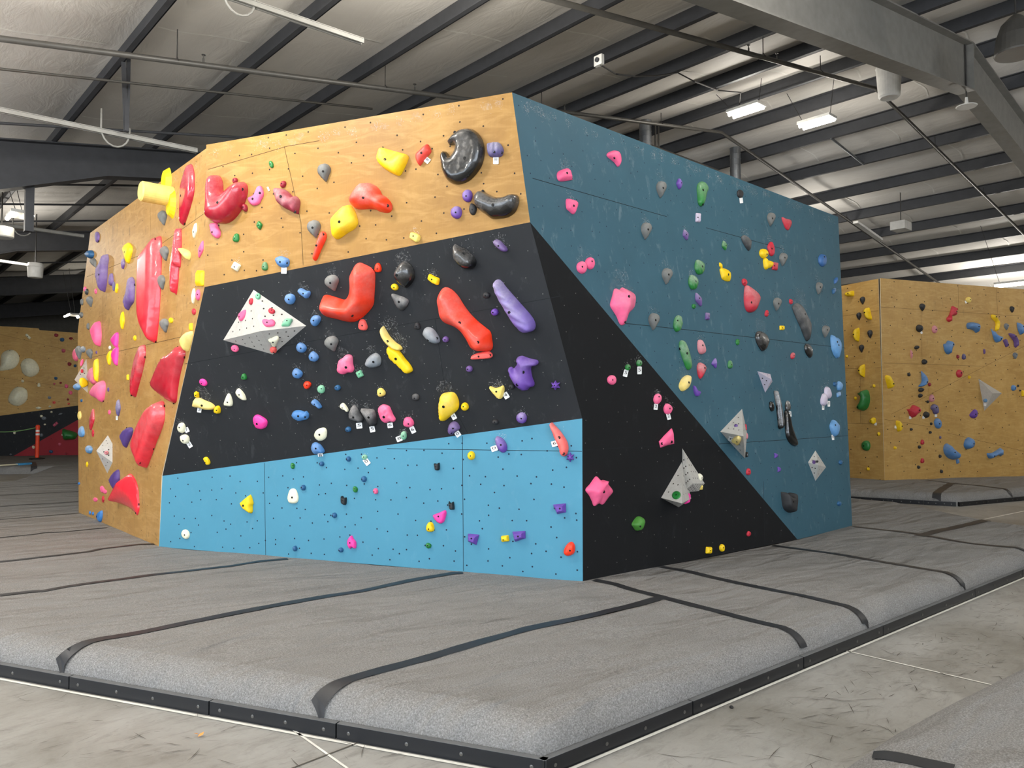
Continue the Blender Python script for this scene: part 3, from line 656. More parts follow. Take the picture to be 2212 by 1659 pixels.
def build_hold(rec):
    fac, px, col, H, label, o, isdrop = rec; f = FAC[fac]; S = np.array([f.px(*p) for p in px])
    if isdrop: H *= .8
    c = np.mean(px, 0); r = unit(ray(*c)); rn = np.dot(r, f.n); kt = np.array([np.dot(r, f.e1), np.dot(r, f.e2)]) / -rn; kap = np.linalg.norm(kt); kh = kt / kap
    pr = o.get('pr', 'dome'); s = S @ kh; s0 = s.min(); W = max(1e-4, s.max() - s0)
    qq = 1 - H * kap / W if pr == 'flat' else 1 - (H * kap / W) ** 2
    if qq < .38: qq = .38; H = W * (.62 if pr == 'flat' else math.sqrt(.62)) / kap
    sq = lambda P: np.asarray(P) - np.outer((np.asarray(P) @ kh - s0) * (1 - qq), kh)
    B = sq(S); ar = .5 * abs(np.dot(B[:, 0], np.roll(B[:, 1], -1)) - np.dot(B[:, 1], np.roll(B[:, 0], -1))); step = max(.0035, math.sqrt(max(ar, 1e-6)) / o.get('res', 10))
    loop = smooth_loop(B, step * .9, o.get('sharp'))
    lo, hi = loop.min(0), loop.max(0); gx, gy = np.meshgrid(np.arange(lo[0], hi[0], step), np.arange(lo[1], hi[1], step * .87)); gx[1::2] += step / 2
    G = np.stack([gx.ravel(), gy.ravel()], 1); G = G[inside(G, loop)]
    if len(G): G = G[edge_dist(G, loop) > step * .45]
    if len(G) == 0: G = loop.mean(0)[None]
    if 'sk' in o:
        L = sq([f.px(*p) for p in o['sk']])
        if len(L) > 1: L = np.array(L)
    V, F = cdt(loop, G); d = edge_dist(V, loop); d[d < 1e-6] = 0; dm = d.max() + 1e-9
    t = d / (d + line_dist(V, L) + 1e-9) if 'sk' in o else d / dm
    lip = min(.010, .3 * H); h = lip + (H - lip) * PROF[pr](t)
    cen = loop.mean(0); ext = np.ptp(loop, axis=0)
    if 'rib' in o:
        am, fr, an = o['rib']; u_ = V @ np.array([math.cos(an), math.sin(an)]); h = h + am * np.sin(u_ * fr + 1.2 * np.sin((V @ np.array([-math.sin(an), math.cos(an)])) * 9)) * np.clip(t * 3, 0, 1)
    if 'rg' in o: h = h + np.array([o['rg'] * mnoise.noise((x * 40, y * 40, len(label))) for x, y in V]) * np.clip(t * 3, 0, 1)
    for dx, dy, rr, dp in o.get('dent', ()):
        p = sq([f.px(*topx(o['cr'], [(dx, dy)])[0])])[0]; h = np.maximum(.006, h - dp * np.exp(-(np.linalg.norm(V - p, axis=1) / rr) ** 2))
    seed = hash_(label); ch = o.get('ch', .0); upn = (V[:, 1] - cen[1]) / (ext[1] / 2 + 1e-6)
    k = np.clip(.42 + .5 * upn + .35 * (t - .5) + np.array([.5 * mnoise.noise((x * 14, y * 14, seed % 97)) for x, y in V]), 0, 1) * ch
    n = len(loop); m = MB(); m.v = [(x - cen[0], y - cen[1], hh) for (x, y), hh in zip(V, h)] + [(x - cen[0], y - cen[1], -.001) for x, y in loop]; nv = len(V)
    m.f = [tuple(fc) for fc in F]; idx = [int(np.argmin(np.linalg.norm(V - p, axis=1))) for p in loop]
    m.f += [(nv + i, nv + (i + 1) % n, idx[(i + 1) % n], idx[i]) for i in range(n)]; m.m = [0] * len(m.f)
    par = np.array(px); small = .5 * abs(np.dot(par[:, 0], np.roll(par[:, 1], -1)) - np.dot(par[:, 1], np.roll(par[:, 0], -1))) < 150 and 'nm' not in o  # climbing holds that look small in view, named by apparent size, not foot use
    ob = m.build(o.get('nm', 'small_hold' if small else 'climbing_hold'), HM[col], smooth=not o.get('fs'))
    at = ob.data.attributes.new('chalk', 'FLOAT', 'POINT'); at.data.foreach_set('value', np.concatenate([k, np.zeros(n)]).astype(np.float32))
    org = f.world(cen); mx = Matrix(((f.e1[0], f.e2[0], f.n[0], org[0]), (f.e1[1], f.e2[1], f.n[1], org[1]), (f.e1[2], f.e2[2], f.n[2], org[2]), (0, 0, 0, 1))); ob.matrix_basis = mx
    tag(ob, label, o.get('cat', 'small_hold' if small else 'climbing hold'), o.get('g'))
    if o.get('b', 1):
        if isinstance(o.get('b'), list): tg = [f.px(*p) for p in o['b']]
        else: i = int(np.argmax(t)); tg = [V[i] + h[i] * kt]
        rb = min(.0125, max(.0055, .09 * math.sqrt(ar)))
        if fac in 'CDH': rb *= 1.2
        for p in tg:
            i = int(np.argmin(np.linalg.norm(V + h[:, None] * kt - p, axis=1))); nrm = np.array([0, 0, 1.0])
            bm_ = MB(); bm_.lathe((V[i][0] - cen[0], V[i][1] - cen[1], h[i]), [(rb, -.004), (rb, .0012), (rb * .8, .0022), (rb * .45, .0022), (rb * .4, .0006)], 10)
            bo = bm_.build('bolt', M['bolt']); bo.parent = ob
    return ob
def hash_(s): return sum((i + 1) * ord(ch) for i, ch in enumerate(s))
GLY = {}
def glyph(chr_):
    if chr_ not in GLY:
        cu = bpy.data.curves.new('glyph', 'FONT'); cu.body = chr_; cu.resolution_u = 3; ob = bpy.data.objects.new('glyph', cu); COL.objects.link(ob); bpy.context.view_layer.update()
        me = bpy.data.meshes.new_from_object(ob.evaluated_get(bpy.context.evaluated_depsgraph_get())); v = np.array([(p.co.x, p.co.y) for p in me.vertices]); F = [tuple(p.vertices) for p in me.polygons]
        COL.objects.unlink(ob); bpy.data.objects.remove(ob); v = (v - v.min(0)) / np.ptp(v, axis=0) - .5; GLY[chr_] = (v, F)
    return GLY[chr_]
def build_tag(rec):
    fac, (cx, cy), w_, h_, rot, text, label = rec; f = FAC[fac]; r = math.radians(rot); c, s = math.cos(r), math.sin(r)
    cen = f.px(cx, cy); ex = f.px(cx + c * w_ / 2, cy + s * w_ / 2) - cen; ey = f.px(cx + s * h_ / 2, cy - c * h_ / 2) - cen
    pts = [ex * a + ey * b for a, b in ((-.82, -1), (.82, -1), (1, -.86), (1, .86), (.82, 1), (-.82, 1), (-1, .86), (-1, -.86))]; m = MB(); z0, z1 = .004, .0062
    m.add([(*p, z0) for p in pts] + [(*p, z1) for p in pts], [tuple(range(8)), tuple(range(8, 16))] + [(i, (i + 1) % 8, 8 + (i + 1) % 8, 8 + i) for i in range(8)])
    o = m.build('route_tag', M['white']); org = f.world(cen)
    o.matrix_basis = Matrix(((f.e1[0], f.e2[0], f.n[0], org[0]), (f.e1[1], f.e2[1], f.n[1], org[1]), (f.e1[2], f.e2[2], f.n[2], org[2]), (0, 0, 0, 1)))
    tag(o, label, 'tag', 'route tags')
    if text:
        g = MB()
        if text == '=':
            for k in range(5): g.add([(*(ex * a + ey * b), z1 + .0006) for a, b in ((-.6, .62 - k * .16), (.6, .62 - k * .16), (.6, .54 - k * .16), (-.6, .54 - k * .16))], [(0, 1, 2, 3)])
        else:
            v, F = glyph(text); g.add([(*(ex * x * 1.15 + ey * (y * .95 + .18)), z1 + .0006) for x, y in v], F)
        go = g.build('printed_mark' if text == '=' else 'printed_number', M['ink'], fix=False); go.parent = o
def build_vol(rec):
    fac, bp, ap, label, holes, col = rec; f = FAC[fac]; m = MB(); n = len(bp); vs = list(bp) + [ap]
    m.add(vs, [(i, (i + 1) % n, n) for i in range(n)] + [tuple(range(n - 1, -1, -1))], 0)
    for i in range(n):
        g = Facet.of(bp[i], bp[(i + 1) % n], ap); tri = np.array([g.flat(p) for p in (bp[i], bp[(i + 1) % n], ap)])
        for k in range(holes):
            for j in range(holes - k):
                a = (k + .8) / (holes + 1.4); b = (j + .8) / (holes + 1.4); q = tri[0] * (1 - a - b) + tri[1] * a + tri[2] * b
                m.add([g.world(q + .0075 * np.array([math.cos(t), math.sin(t)]), .001) for t in np.arange(0, 6.28, math.pi / 4)], [tuple(range(8))], 1)
    o = m.build('climbing_volume', [HM[col], M['hole']], fix=False)
    bm = bmesh.new(); bm.from_mesh(o.data); bmesh.ops.recalc_face_normals(bm, faces=bm.faces[:n + 1] if False else bm.faces); bm.to_mesh(o.data); bm.free()
    at = o.data.attributes.new('chalk', 'FLOAT', 'POINT'); at.data.foreach_set('value', np.full(len(o.data.vertices), .25, np.float32))
    recenter(o); tag(o, label, 'climbing volume')
    return o
# ---- wood band across the top of the front
tint('hv', (178, 22, 46), .18, .5); tint('shell', (150, 40, 62), .55); tint('coral', (236, 74, 62), .45)
E('W', 'd', '270,300 300,230 350,202 395,228 425,300 435,405 462,438 520,392 580,340 650,300 700,292 740,332 752,400 740,470 715,540 680,620 620,700 560,755 490,785 420,787 340,775 280,740 255,680 258,540 260,400', 'hv', .15,
  'large glossy crimson heart shaped volume on the wood band', b=[(390, 550), (695, 345)], ch=.35, res=16, nm='climbing_volume', cat='climbing volume')
E('W', 'd', 'ov 597 278 66 72', 'mr', .03, 'small round maroon hold above the right lobe of the crimson heart')
E('W', 'd', 'ov 715 602 64 100 -20', 'mr', .035, 'oval maroon hold under the right lobe of the crimson heart')
E('W', 'd', '860,345 895,340 920,370 940,430 930,480 915,500 890,550 830,575 780,560 740,520 730,480 780,455 810,440 830,390', 'pk', .03, 'wavy pink hold between the crimson heart and the ribbed shell', pr='flat', b=[(890, 415), (806, 500)], ch=.3)
E('W', 'd', '275,800 300,780 370,785 390,830 420,880 425,930 400,965 360,960 310,920 290,880', 'pk', .03, 'wavy pink hold directly below the crimson heart', pr='flat', b=[(316, 890)], ch=.2)
E('W', 'd', '1070,380 1110,365 1190,385 1250,430 1300,480 1330,465 1370,510 1375,560 1360,640 1355,680 1310,665 1240,630 1180,600 1110,540 1085,470', 'shell', .085, 'ribbed maroon shell hold chalked at its upper end', ch=.75, rib=(.006, 70, -.7), b=[(1137, 470), (1305, 637)], res=14)
E('W', 'd', 'ov 1172 322 70 88 25', 'mr', .03, 'small maroon ring hold at the top of the ribbed shell')
E('W', 'd', 'ov 1030 85 52 90 -20', 'gn', .02, 'small dark green hold highest on the wood band')
E('W', 'd', 'lf 888 812 88 105 -10', 'gn', .025, 'green leaf shaped hold left of the orange sliver on wood')
E('W', 'd', 'eg 612 960 78 106 12', 'gn', .025, 'green pear shaped hold below the wavy pink pair on wood')
E('W', 'd', 'bx 610 1305 92 90 30', 'cm', .03, 'cream blocky hold low on the wood band', ch=.3, hl=.5, b=[(586, 1307)])
E('W', 'd', 'eg 953 1300 75 105', 'gn', .025, 'swirled green oval hold beside the tagged blue jug', ch=.7)
tint('jug', (74, 128, 186), .45)
E('W', 'd', '1078,1225 1100,1190 1150,1180 1200,1195 1240,1215 1250,1250 1235,1300 1190,1318 1140,1310 1100,1275', 'jug', .05, 'blue jug straddling the wood edge with a white tag below', ch=.35, b=[(1133, 1250), (1213, 1248)], hl=.3)
TG('W', 'd', 1185, 1352, 66, 76, 3, '', 'blank white tag hanging under the blue jug')
TG('W', 'd', 998, 378, 20, 52, -22, '', 'thin white paper strip on the wood left of the shell')
E('W', 'e', 'dr 338 405 160 222 -8', 'gr', .07, 'grey teardrop hold at the upper middle of the wood band', g='grey teardrop holds', ch=.25, b=[(310, 390)])
E('W', 'e', 'dr 217 1077 165 215 -8', 'gr', .07, 'grey teardrop hold touching the orange sliver on wood', g='grey teardrop holds', ch=.45, b=[(186, 1060)])
E('W', 'e', '1000,112 1050,108 1150,140 1300,180 1340,210 1335,260 1290,360 1250,432 1200,437 1060,360 985,290 963,240', 'ye', .085, 'large yellow five sided jug at the top of the wood band', ch=.4, cr='e', dent=((1150, 195, .06, .05),), b=[(1066, 252)], res=14)
E('W', 'e', '1425,190 1480,130 1560,65 1590,90 1615,145 1600,180 1560,225 1520,270 1485,320 1465,310 1435,260', 'coral', .05, 'coral red wedge with a white tag left of the black palette', b=[(1500, 170)])
TG('W', 'e', 1567, 258, 62, 66, 38, '=', 'white tag with fine print under the coral wedge')
E('W', 'e', '650,710 690,640 740,570 800,525 870,525 950,565 1000,620 1020,665 1080,700 1130,755 1150,820 1130,870 1080,885 1000,870 950,845 860,835 740,838 680,810 650,760', 'or_', .13, 'big red orange boot shaped hold in the middle of the wood band', ch=.75, b=[(803, 698), (1105, 827)], res=15)
E('W', 'e', '410,1000 420,950 500,870 570,805 630,787 670,815 710,890 740,990 725,1040 690,1080 600,1130 520,1185 470,1195 435,1165 420,1090', 'ye', .10, 'large yellow diamond hold below left of the orange boot', ch=.35, sk=[(560, 960), (590, 1060)], b=[(508, 988)], res=14)
E('W', 'e', '195,1430 205,1380 240,1250 280,1140 310,1105 350,1120 365,1170 345,1230 300,1320 250,1430 220,1455', 'or_', .045, 'slim red orange sliver hold near the black edge', b=[(235, 1270), (316, 1135)], ch=.2)
E('W', 'e', '1345,1140 1365,1110 1440,1130 1485,1165 1475,1215 1440,1240 1390,1215 1345,1185', 'py', .035, 'small pale yellow hold just above the black edge', pr='flat', b=[(1398, 1160)], hl=.6)
E('W', 'f', '440,350 480,280 560,215 650,185 740,195 820,250 880,330 910,420 918,520 895,640 850,720 780,800 700,850 600,870 520,850 450,800 400,720 375,640 358,540 365,480 390,450 420,455 450,490 480,525 510,500 540,440 535,385 500,375 460,375', 'bk', .085,
  'huge glossy black palette shaped volume with a notch', b=[(557, 205), (680, 560), (870, 400)], ch=.25, res=20, nm='climbing_volume', cat='climbing volume', rg=.004, pr='flat')
tint('stripe', (92, 84, 132), .6)
E('W', 'f', '950,430 960,390 1010,375 1080,372 1120,400 1150,460 1145,510 1120,545 1050,555 990,545 965,510', 'stripe', .06, 'purple and grey striped shell hold near the arete top', ch=.9, rib=(.006, 150, 0), b=[(1037, 488), (1133, 487)], res=16)
TG('W', 'f', 1060, 592, 66, 86, 0, '=', 'white tag with fine print under the striped shell')
E('W', 'f', 'hx 720 1015 118 146', 'pu', .045, 'upper of two round purple holds left of the black banana', ch=.5, g='round purple pair', b=[(702, 1012)])
E('W', 'f', 'hx 588 1213 130 146', 'pu', .045, 'lower of two round purple holds left of the black banana', ch=.6, g='round purple pair', b=[(573, 1213)])
E('W', 'f', 'mt 785 1172 90 132', 'dk', .03, 'small black chip touching the black banana jug', b=[(775, 1178)])
E('W', 'f', '810,1060 820,1000 860,955 920,965 980,1000 1060,1030 1150,1035 1210,1010 1270,995 1320,1010 1337,1070 1320,1150 1280,1220 1200,1270 1110,1285 1010,1285 930,1230 860,1180 820,1120', 'bk', .10, 'big glossy black banana jug under the palette volume', ch=.45, b=[(1020, 1110), (907, 955)], res=16, sk=[(880, 1080), (1040, 1130), (1250, 1090)])
# ---- black front panel
VOL('V', 'K', 'g', [(430, 365), (1058, 795), (660, 1137), (68, 967)], (515, 858), .22, 'big grey four sided pyramid volume dotted with small holds', 4)
E('V0', 'g', 'hx 482 440 64 80', 'mt', .02, 'small mint hold at the top of the grey pyramid', pr='flat')
E('V3', 'g', 'ov 396 503 58 82 8', 'rd', .02, 'small crimson oval on the upper left face of the pyramid', pr='flat')
E('V0', 'g', 'mt 647 620 86 60 15', 'rd', .025, 'dark crimson chip on the upper right face of the pyramid', rg=.004)
E('V3', 'g', '232,680 250,640 300,610 335,605 340,640 325,690 295,725 260,735', 'pk', .022, 'pink chip on the left edge of the grey pyramid', pr='flat', b=[(258, 682)])
E('V0', 'g', '530,725 555,703 610,715 650,710 685,740 680,790 630,808 580,805 545,770', 'pk', .022, 'pink slab above the apex of the grey pyramid', pr='flat', b=[(590, 757)])
E('V0', 'g', 'lf 830 757 180 98 -32', 'mt', .03, 'pale green swirled oval on the pyramid right edge', ch=.4)
E('V1', 'g', '605,965 650,940 710,915 735,940 715,990 690,1035 645,1030 640,1000', 'cm', .035, 'white T shaped hold on the lower face of the pyramid', b=[(662, 997)])
E('V1', 'g', 'eg 667 1080 84 76', 'sa', .035, 'salmon knob at the bottom tip of the grey pyramid')
E('K', 'g', 'ov 203 1068 104 86 8', 'pk', .02, 'pink oval under the left corner of the grey pyramid', pr='flat', b=[(195, 1078)])
for sh, lab, bb in (('hx 868 476 126 124 20', 'blue knob hold upper left of the orange elbow', (846, 480)), ('962,380 975,352 1010,350 1060,375 1100,378 1115,405 1095,450 1065,468 1020,440 985,415', 'blue bean hold nearest above the grey pyramid edge', (1016, 410)),
                    ('eg 1170 728 140 112 -55', 'blue knob hold right of the pyramid corner, left of the orange elbow', (1145, 737)), ('mt 1003 1056 126 110 10', 'blue knob hold below the right corner of the pyramid', (990, 1068)),
                    ('mt 1150 1165 122 110 20', 'blue knob hold just under the lower grey teardrop', (1125, 1175)), ('mt 955 1365 128 112 12', 'blue knob hold above the small orange egg', (940, 1378))):
    E('K', 'g', sh, 'jug', .045, lab, g='blue knobs on the black panel', ch=.4, hl=.45, b=[bb])
E('K', 'g', 'dr 1372 285 172 198 -12', 'gr', .07, 'upper grey teardrop hold left of the orange elbow on black', g='grey teardrop holds', ch=.5, hl=.6, b=[(1352, 282)])
E('K', 'g', 'dr 1368 1012 170 188 -12', 'gr', .07, 'lower grey teardrop hold below the orange elbow on black', g='grey teardrop holds', ch=.5, hl=.4, b=[(1350, 1010)])
E('K', 'g', 'eg 317 1403 68 76', 'gn', .03, 'small round green hold below the grey pyramid', b=[(300, 1410)])
E('K', 'g', 'eg 1070 1500 94 84 -50', 'or_', .035, 'small orange egg hold beside the mint chip', b=[(1062, 1505)])
E('K', 'g', 'hx 1240 1553 88 96', 'mt', .03, 'mint faceted chip left of the dark blue disc', fs=True, ch=.4, hl=1.2, b=[(1238, 1550)])
E('K', 'g', 'ov 1435 1535 74 66', 'db', .03, 'dark blue disc below the rough pink hold', b=[(1415, 1535)])
E('K', 'g', '1435,1270 1450,1210 1500,1175 1540,1140 1590,1140 1615,1170 1620,1250 1632,1310 1610,1350 1560,1355 1510,1375 1460,1365 1432,1330', 'pk', .055, 'rough pink hold left of the grey egg on black', rg=.006, ch=.5, b=[(1533, 1290)], hl=.4, res=14)
E('K', 'h', '130,540 140,460 170,430 240,440 330,465 410,485 455,430 470,340 465,230 480,180 500,140 540,70 590,40 650,60 730,100 775,150 775,300 765,450 755,540 710,610 640,680 560,735 500,752 420,745 300,715 190,690 145,650', 'or_', .16,
  'large red orange elbow volume on the black panel', sk=[(220, 560), (520, 600), (640, 480), (640, 160)], pr='mid', ch=.35, b=[(510, 658), (730, 138)], res=18, nm='climbing_volume', cat='climbing volume', sharp=False)
E('K', 'h', 'eg 812 100 84 112', 'or_', .03, 'small orange hold at the top right of the orange elbow', b=[(800, 115)])
E('K', 'h', 'eg 623 785 124 138', 'sa', .035, 'salmon disc hold under the orange elbow', pr='flat', hl=.8, b=[(617, 795)])
E('K', 'h', '1005,190 1030,120 1080,45 1130,22 1190,50 1235,110 1250,200 1225,270 1150,345 1090,310 1030,250', 'bk', .10, 'glossy black shield hold right of the orange elbow', ch=.35, hl=.8, sk=[(1090, 160)], b=[(1035, 197)], res=14)
E('K', 'h', 'ov 1012 332 92 76 25', 'ye', .03, 'small yellow oval below the black shield', b=[(998, 340)])
E('K', 'h', '1395,210 1420,180 1480,205 1545,230 1540,285 1520,308 1460,292 1430,275 1395,245', 'ye', .035, 'yellow bone shaped block with chalk dust above it', pr='flat', hl=1.4, b=[(1455, 240)])
E('K', 'h', '970,430 990,412 1060,430 1130,455 1180,490 1165,545 1125,600 1090,612 1050,585 1010,520', 'dg', .045, 'chalky dark grey triangle hold below the black shield', ch=1.0, b=[(1065, 510)])
E('K', 'h', 'eg 1282 795 72 86', 'dk', .03, 'small charcoal disc above the right grey egg')
E('K', 'h', '1345,890 1365,830 1410,812 1470,830 1520,890 1553,960 1535,1000 1480,1007 1420,985 1370,930', 'sg', .06, 'steel grey egg hold left of the long orange volume', ch=.8, b=[(1412, 962), (1523, 955)])
E('K', 'h', 'ov 1620 957 76 74', 'mv', .03, 'dim purple disc touching the right side of the grey egg', b=[(1608, 962)])
E('K', 'h', '840,850 870,800 900,840 950,920 1020,990 1080,1030 1105,1065 1080,1087 1020,1080 940,1030 890,980 855,920', 'py', .065, 'pale yellow fin hold, upper of the stacked yellow pair', ch=.55, hl=1.2, b=[(925, 983)])
E('K', 'h', '890,1100 930,1042 990,1060 1060,1095 1130,1180 1200,1260 1228,1320 1205,1350 1150,1370 1110,1355 1040,1290 970,1240 920,1180', 'ye', .05, 'bright yellow slab hold, lower of the stacked yellow pair', pr='flat', b=[(1015, 1192)], hl=.6)
E('K', 'h', '658,1240 680,1190 730,1140 790,1120 835,1150 850,1210 835,1265 780,1292 710,1295 665,1270', 'sg', .055, 'steel grey egg hold left of the yellow pair', ch=.8, hl=.3, b=[(750, 1225)])
E('K', 'h', 'bx 593 1372 72 80 -28', 'mt', .03, 'mint square chip beside the rough pink hold', hl=1.6, b=[(588, 1368)])
E('K', 'h', 'eg 848 1588 98 104 -25', 'py', .04, 'small pale yellow knob above the chalked black pair', hl=.5, b=[(838, 1602)])
E('K', 'k', 'ov 1537 541 90 86', 'dk', .03, 'small charcoal disc left of the big yellow hold', ch=.3)
E('K', 'i', '335,45 400,70 480,100 550,160 600,230 600,290 560,335 500,345 430,325 370,270 330,200 325,120', 'bk', .11, 'glossy black egg with a chalky rim near the wood edge', ch=.5, hl=1.3, sk=[(420, 150), (520, 240)], b=[(450, 160)], res=14)
E('K', 'i', '805,10 840,-15 890,0 940,50 978,100 960,130 910,125 850,80 815,45', 'mv', .05, 'mauve oval hold near the arete under the wood edge', ch=.5, hl=.9, b=[(865, 58)])
E('K', 'i', 'ov 725 650 88 76', 'dk', .03, 'charcoal disc above the lone purple disc', b=[(708, 655)])
E('K', 'i', 'ov 825 853 90 86', 'pu', .035, 'purple disc left of the long purple banana', b=[(800, 858)])
tint('banana', (122, 100, 176), .5)
E('K', 'i', '815,510 830,475 870,467 910,495 960,560 1050,660 1150,770 1250,880 1300,960 1310,1030 1280,1075 1200,1100 1130,1080 1050,1000 960,860 880,720 830,610', 'banana', .12, 'long purple ridged banana hold near the arete', ch=.95, rib=(.005, 110, 1.2), b=[(998, 850)], res=18, sk=[(870, 530), (1000, 720), (1240, 1020)])
E('K', 'i', '125,720 150,640 200,570 250,560 320,595 390,670 440,750 520,860 620,960 720,1040 775,1090 790,1170 800,1260 775,1310 700,1320 600,1315 530,1280 480,1190 410,1090 330,1030 210,980 155,910 140,820', 'or_', .14,
  'long red orange twisted volume on the black panel', ch=.4, sk=[(240, 660), (330, 860), (530, 1030), (650, 1240)], pr='mid', b=[(412, 973), (627, 1203)], res=18, nm='climbing_volume', cat='climbing volume')
E('K', 'i', '520,1400 560,1370 660,1335 750,1322 790,1345 797,1380 760,1405 650,1420 540,1430', 'sa', .05, 'salmon slab hold under the long orange volume', pr='flat', hl=.8, b=[(633, 1390), (760, 1362)])
E('K', 'i', 'ov 520 1530 80 76', 'mv', .03, 'dim purple disc below the salmon slab', b=[(500, 1535)])
E('K', 'm', '635,100 660,60 710,48 760,65 830,85 895,100 902,140 870,165 820,180 815,230 830,310 853,370 845,410 800,425 770,455 715,458 660,425 610,370 565,300 540,220 550,190 585,183 605,200 640,160 650,130', 'pu', .10, 'large purple saddle shaped jug near the arete', ch=.3, cr='m', dent=((640, 230, .05, .04),), b=[(712, 240), (657, 388)], res=16)
E('K', 'm', '300,440 320,425 380,440 440,420 480,400 497,425 490,480 460,555 430,575 395,560 340,500', 'py', .045, 'pale yellow triangle hold with a number 4 tag', hl=1.3, pr='flat', b=[(398, 480)])
TG('K', 'm', 517, 520, 62, 78, -32, '4', 'white number 4 tag beside the pale yellow triangle')
E('K', 'm', 'ov 583 415 76 66', 'dk', .03, 'black disc tucked left of the purple saddle jug', b=[(568, 420)])
E('K', 'm', 'st 1107 398 108 112', 'pu', .04, 'purple star hold on the black panel by the arete', b=[(1090, 403)])
E('K', 'm', 'hx 703 790 122 128', 'pu', .045, 'purple rounded block above the light blue edge', ch=.7, hl=1.2, b=[(692, 797)])
E('K', 'm', 'ov 388 836 80 64', 'dk', .03, 'black disc just above the light blue edge', b=[(375, 842)])
E('K', 'j', 'ov 378 367 110 84 22', 'hp', .022, 'small hot pink oval at the left of the black panel', pr='flat', b=[(360, 382)])
E('K', 'j', 'bx 300 512 56 62 8', 'ye', .04, 'small yellow cube above the horn shaped hold', pr='flat', b=[(290, 520)])
tint('horn', (240, 212, 120), .5)
E('K', 'j', '262,620 285,555 330,550 400,580 470,605 510,630 528,660 500,690 430,690 350,670 270,655', 'horn', .065, 'pale yellow horn shaped hold with a number 3 tag', ch=.5, hl=.6, b=[(358, 645)])
TG('K', 'j', 340, 692, 50, 62, 8, '3', 'white number 3 tag under the yellow horn')
E('K', 'j', 'eg 553 690 80 96 12', 'ye', .045, 'yellow knob at the tip of the horn hold', b=[(541, 702)])
E('K', 'j', '630,630 645,570 680,500 710,515 735,590 730,640 700,650 660,645', 'cm', .03, 'white egg shaped hold, left of the two white shells', ch=.2, hl=.5, b=[(668, 602)])
E('K', 'j', '770,480 800,437 840,460 880,510 897,570 870,577 820,555 785,520', 'cm', .04, 'white ridged shell hold, right of the two white shells', hl=.7, b=[(812, 517)])
E('K', 'j', '978,820 990,770 1030,750 1090,775 1140,810 1150,850 1130,900 1070,925 1010,900', 'hp', .045, 'hot pink round hold alone on the black panel', b=[(1027, 865)])
E('K', 'k', '57,750 90,705 160,700 210,715 235,705 265,745 250,800 200,815 150,828 90,800', 'jug', .05, 'long blue hold left of the cream egg', b=[(128, 772), (212, 780)])
E('K', 'j', 'hx 125 908 96 118', 'cm', .035, 'white knob with a number 7 tag by the wood edge, upper of two', hl=1.0, b=[(95, 905)])
TG('K', 'j', 190, 932, 50, 60, -25, '7', 'white number 7 tag at the left of the black panel')
E('K', 'j', 'mt 165 1040 108 112 -30', 'cm', .035, 'white knob with a number 2 tag by the wood edge', hl=1.1, b=[(140, 1063)])
TG('K', 'j', 220, 1105, 50, 82, -32, '2', 'white number 2 tag at the left of the black panel')
E('K', 'j', '375,1275 430,1258 465,1305 455,1345 415,1355 395,1330', 'ye', .025, 'small yellow square just above the light blue edge', pr='flat', b=[(403, 1322)])
E('K', 'k', '288,600 320,570 360,580 400,620 418,660 390,677 350,650 310,635', 'jug', .045, 'small blue wedge above the long blue hold', hl=.9, ch=.3, b=[(325, 625)])
E('K', 'k', '620,660 645,620 680,615 715,650 735,690 720,720 690,700 650,690', 'cm', .03, 'cream heart shaped hold touching the chalked black pair', pr='flat', b=[(660, 668)])
E('K', 'k', '740,780 745,720 790,640 830,650 870,720 915,790 900,835 840,830 770,815', 'dk', .06, 'black hold thick with chalk, left of the number 5 pair', ch=.95, hl=.8, b=[(797, 785)])
TG('K', 'k', 866, 880, 72, 70, -6, '5', 'left number 5 tag under the chalked black pair')
E('K', 'k', '878,690 900,680 1030,685 1060,720 1075,830 1050,880 990,885 940,800 900,740', 'dk', .06, 'black square hold thick with chalk, right of the number 5 pair', ch=.95, hl=.8, b=[(968, 787)])
TG('K', 'k', 1022, 922, 62, 72, -12, '5', 'right number 5 tag under the chalked black pair')
E('K', 'k', '1090,680 1120,640 1165,627 1225,650 1250,700 1270,750 1298,800 1280,835 1230,830 1180,850 1130,815 1100,750', 'pk', .05, 'rough pink hold with a number 6 tag', rg=.006, ch=.3, b=[(1150, 775)], res=14)
TG('K', 'k', 1235, 876, 66, 62, -8, '6', 'number 6 tag under the rough pink hold')
E('K', 'k', '1390,850 1410,790 1465,780 1510,820 1515,870 1470,900 1410,890', 'pk', .045, 'small pink knob with a tilted number 6 tag', hl=.8, b=[(1447, 862)])
TG('K', 'k', 1505, 930, 58, 82, -25, '6', 'tilted number 6 tag beside the small pink knob')
E('K', 'k', 'hx 1395 1000 70 100', 'mt', .035, 'chalky mint chip with a tilted tag above the light blue edge', ch=.6, hl=1.2, b=[(1388, 1008)])
TG('K', 'k', 1345, 1035, 76, 66, -22, '8', 'tilted number 8 tag beside the chalky mint chip')
E('K', 'k', '327,990 350,940 400,910 455,908 480,950 470,1020 430,1055 380,1060 340,1030', 'cm', .03, 'large cream egg above the tagged blue hold', b=[(388, 998)])
E('K', 'k', '290,1150 300,1100 340,1082 395,1100 430,1140 450,1180 440,1205 385,1210 345,1225 310,1200', 'jug', .055, 'blue hold crossing onto the light blue with a number 8 tag', ch=.3, b=[(340, 1155)])
TG('K', 'k', 405, 1240, 60, 74, -15, '8', 'number 8 tag under the blue hold at the colour edge')
E('K', 'k', 'ov 733 926 70 64', 'db', .03, 'dark blue disc below the number 5 pair', b=[(717, 935)])
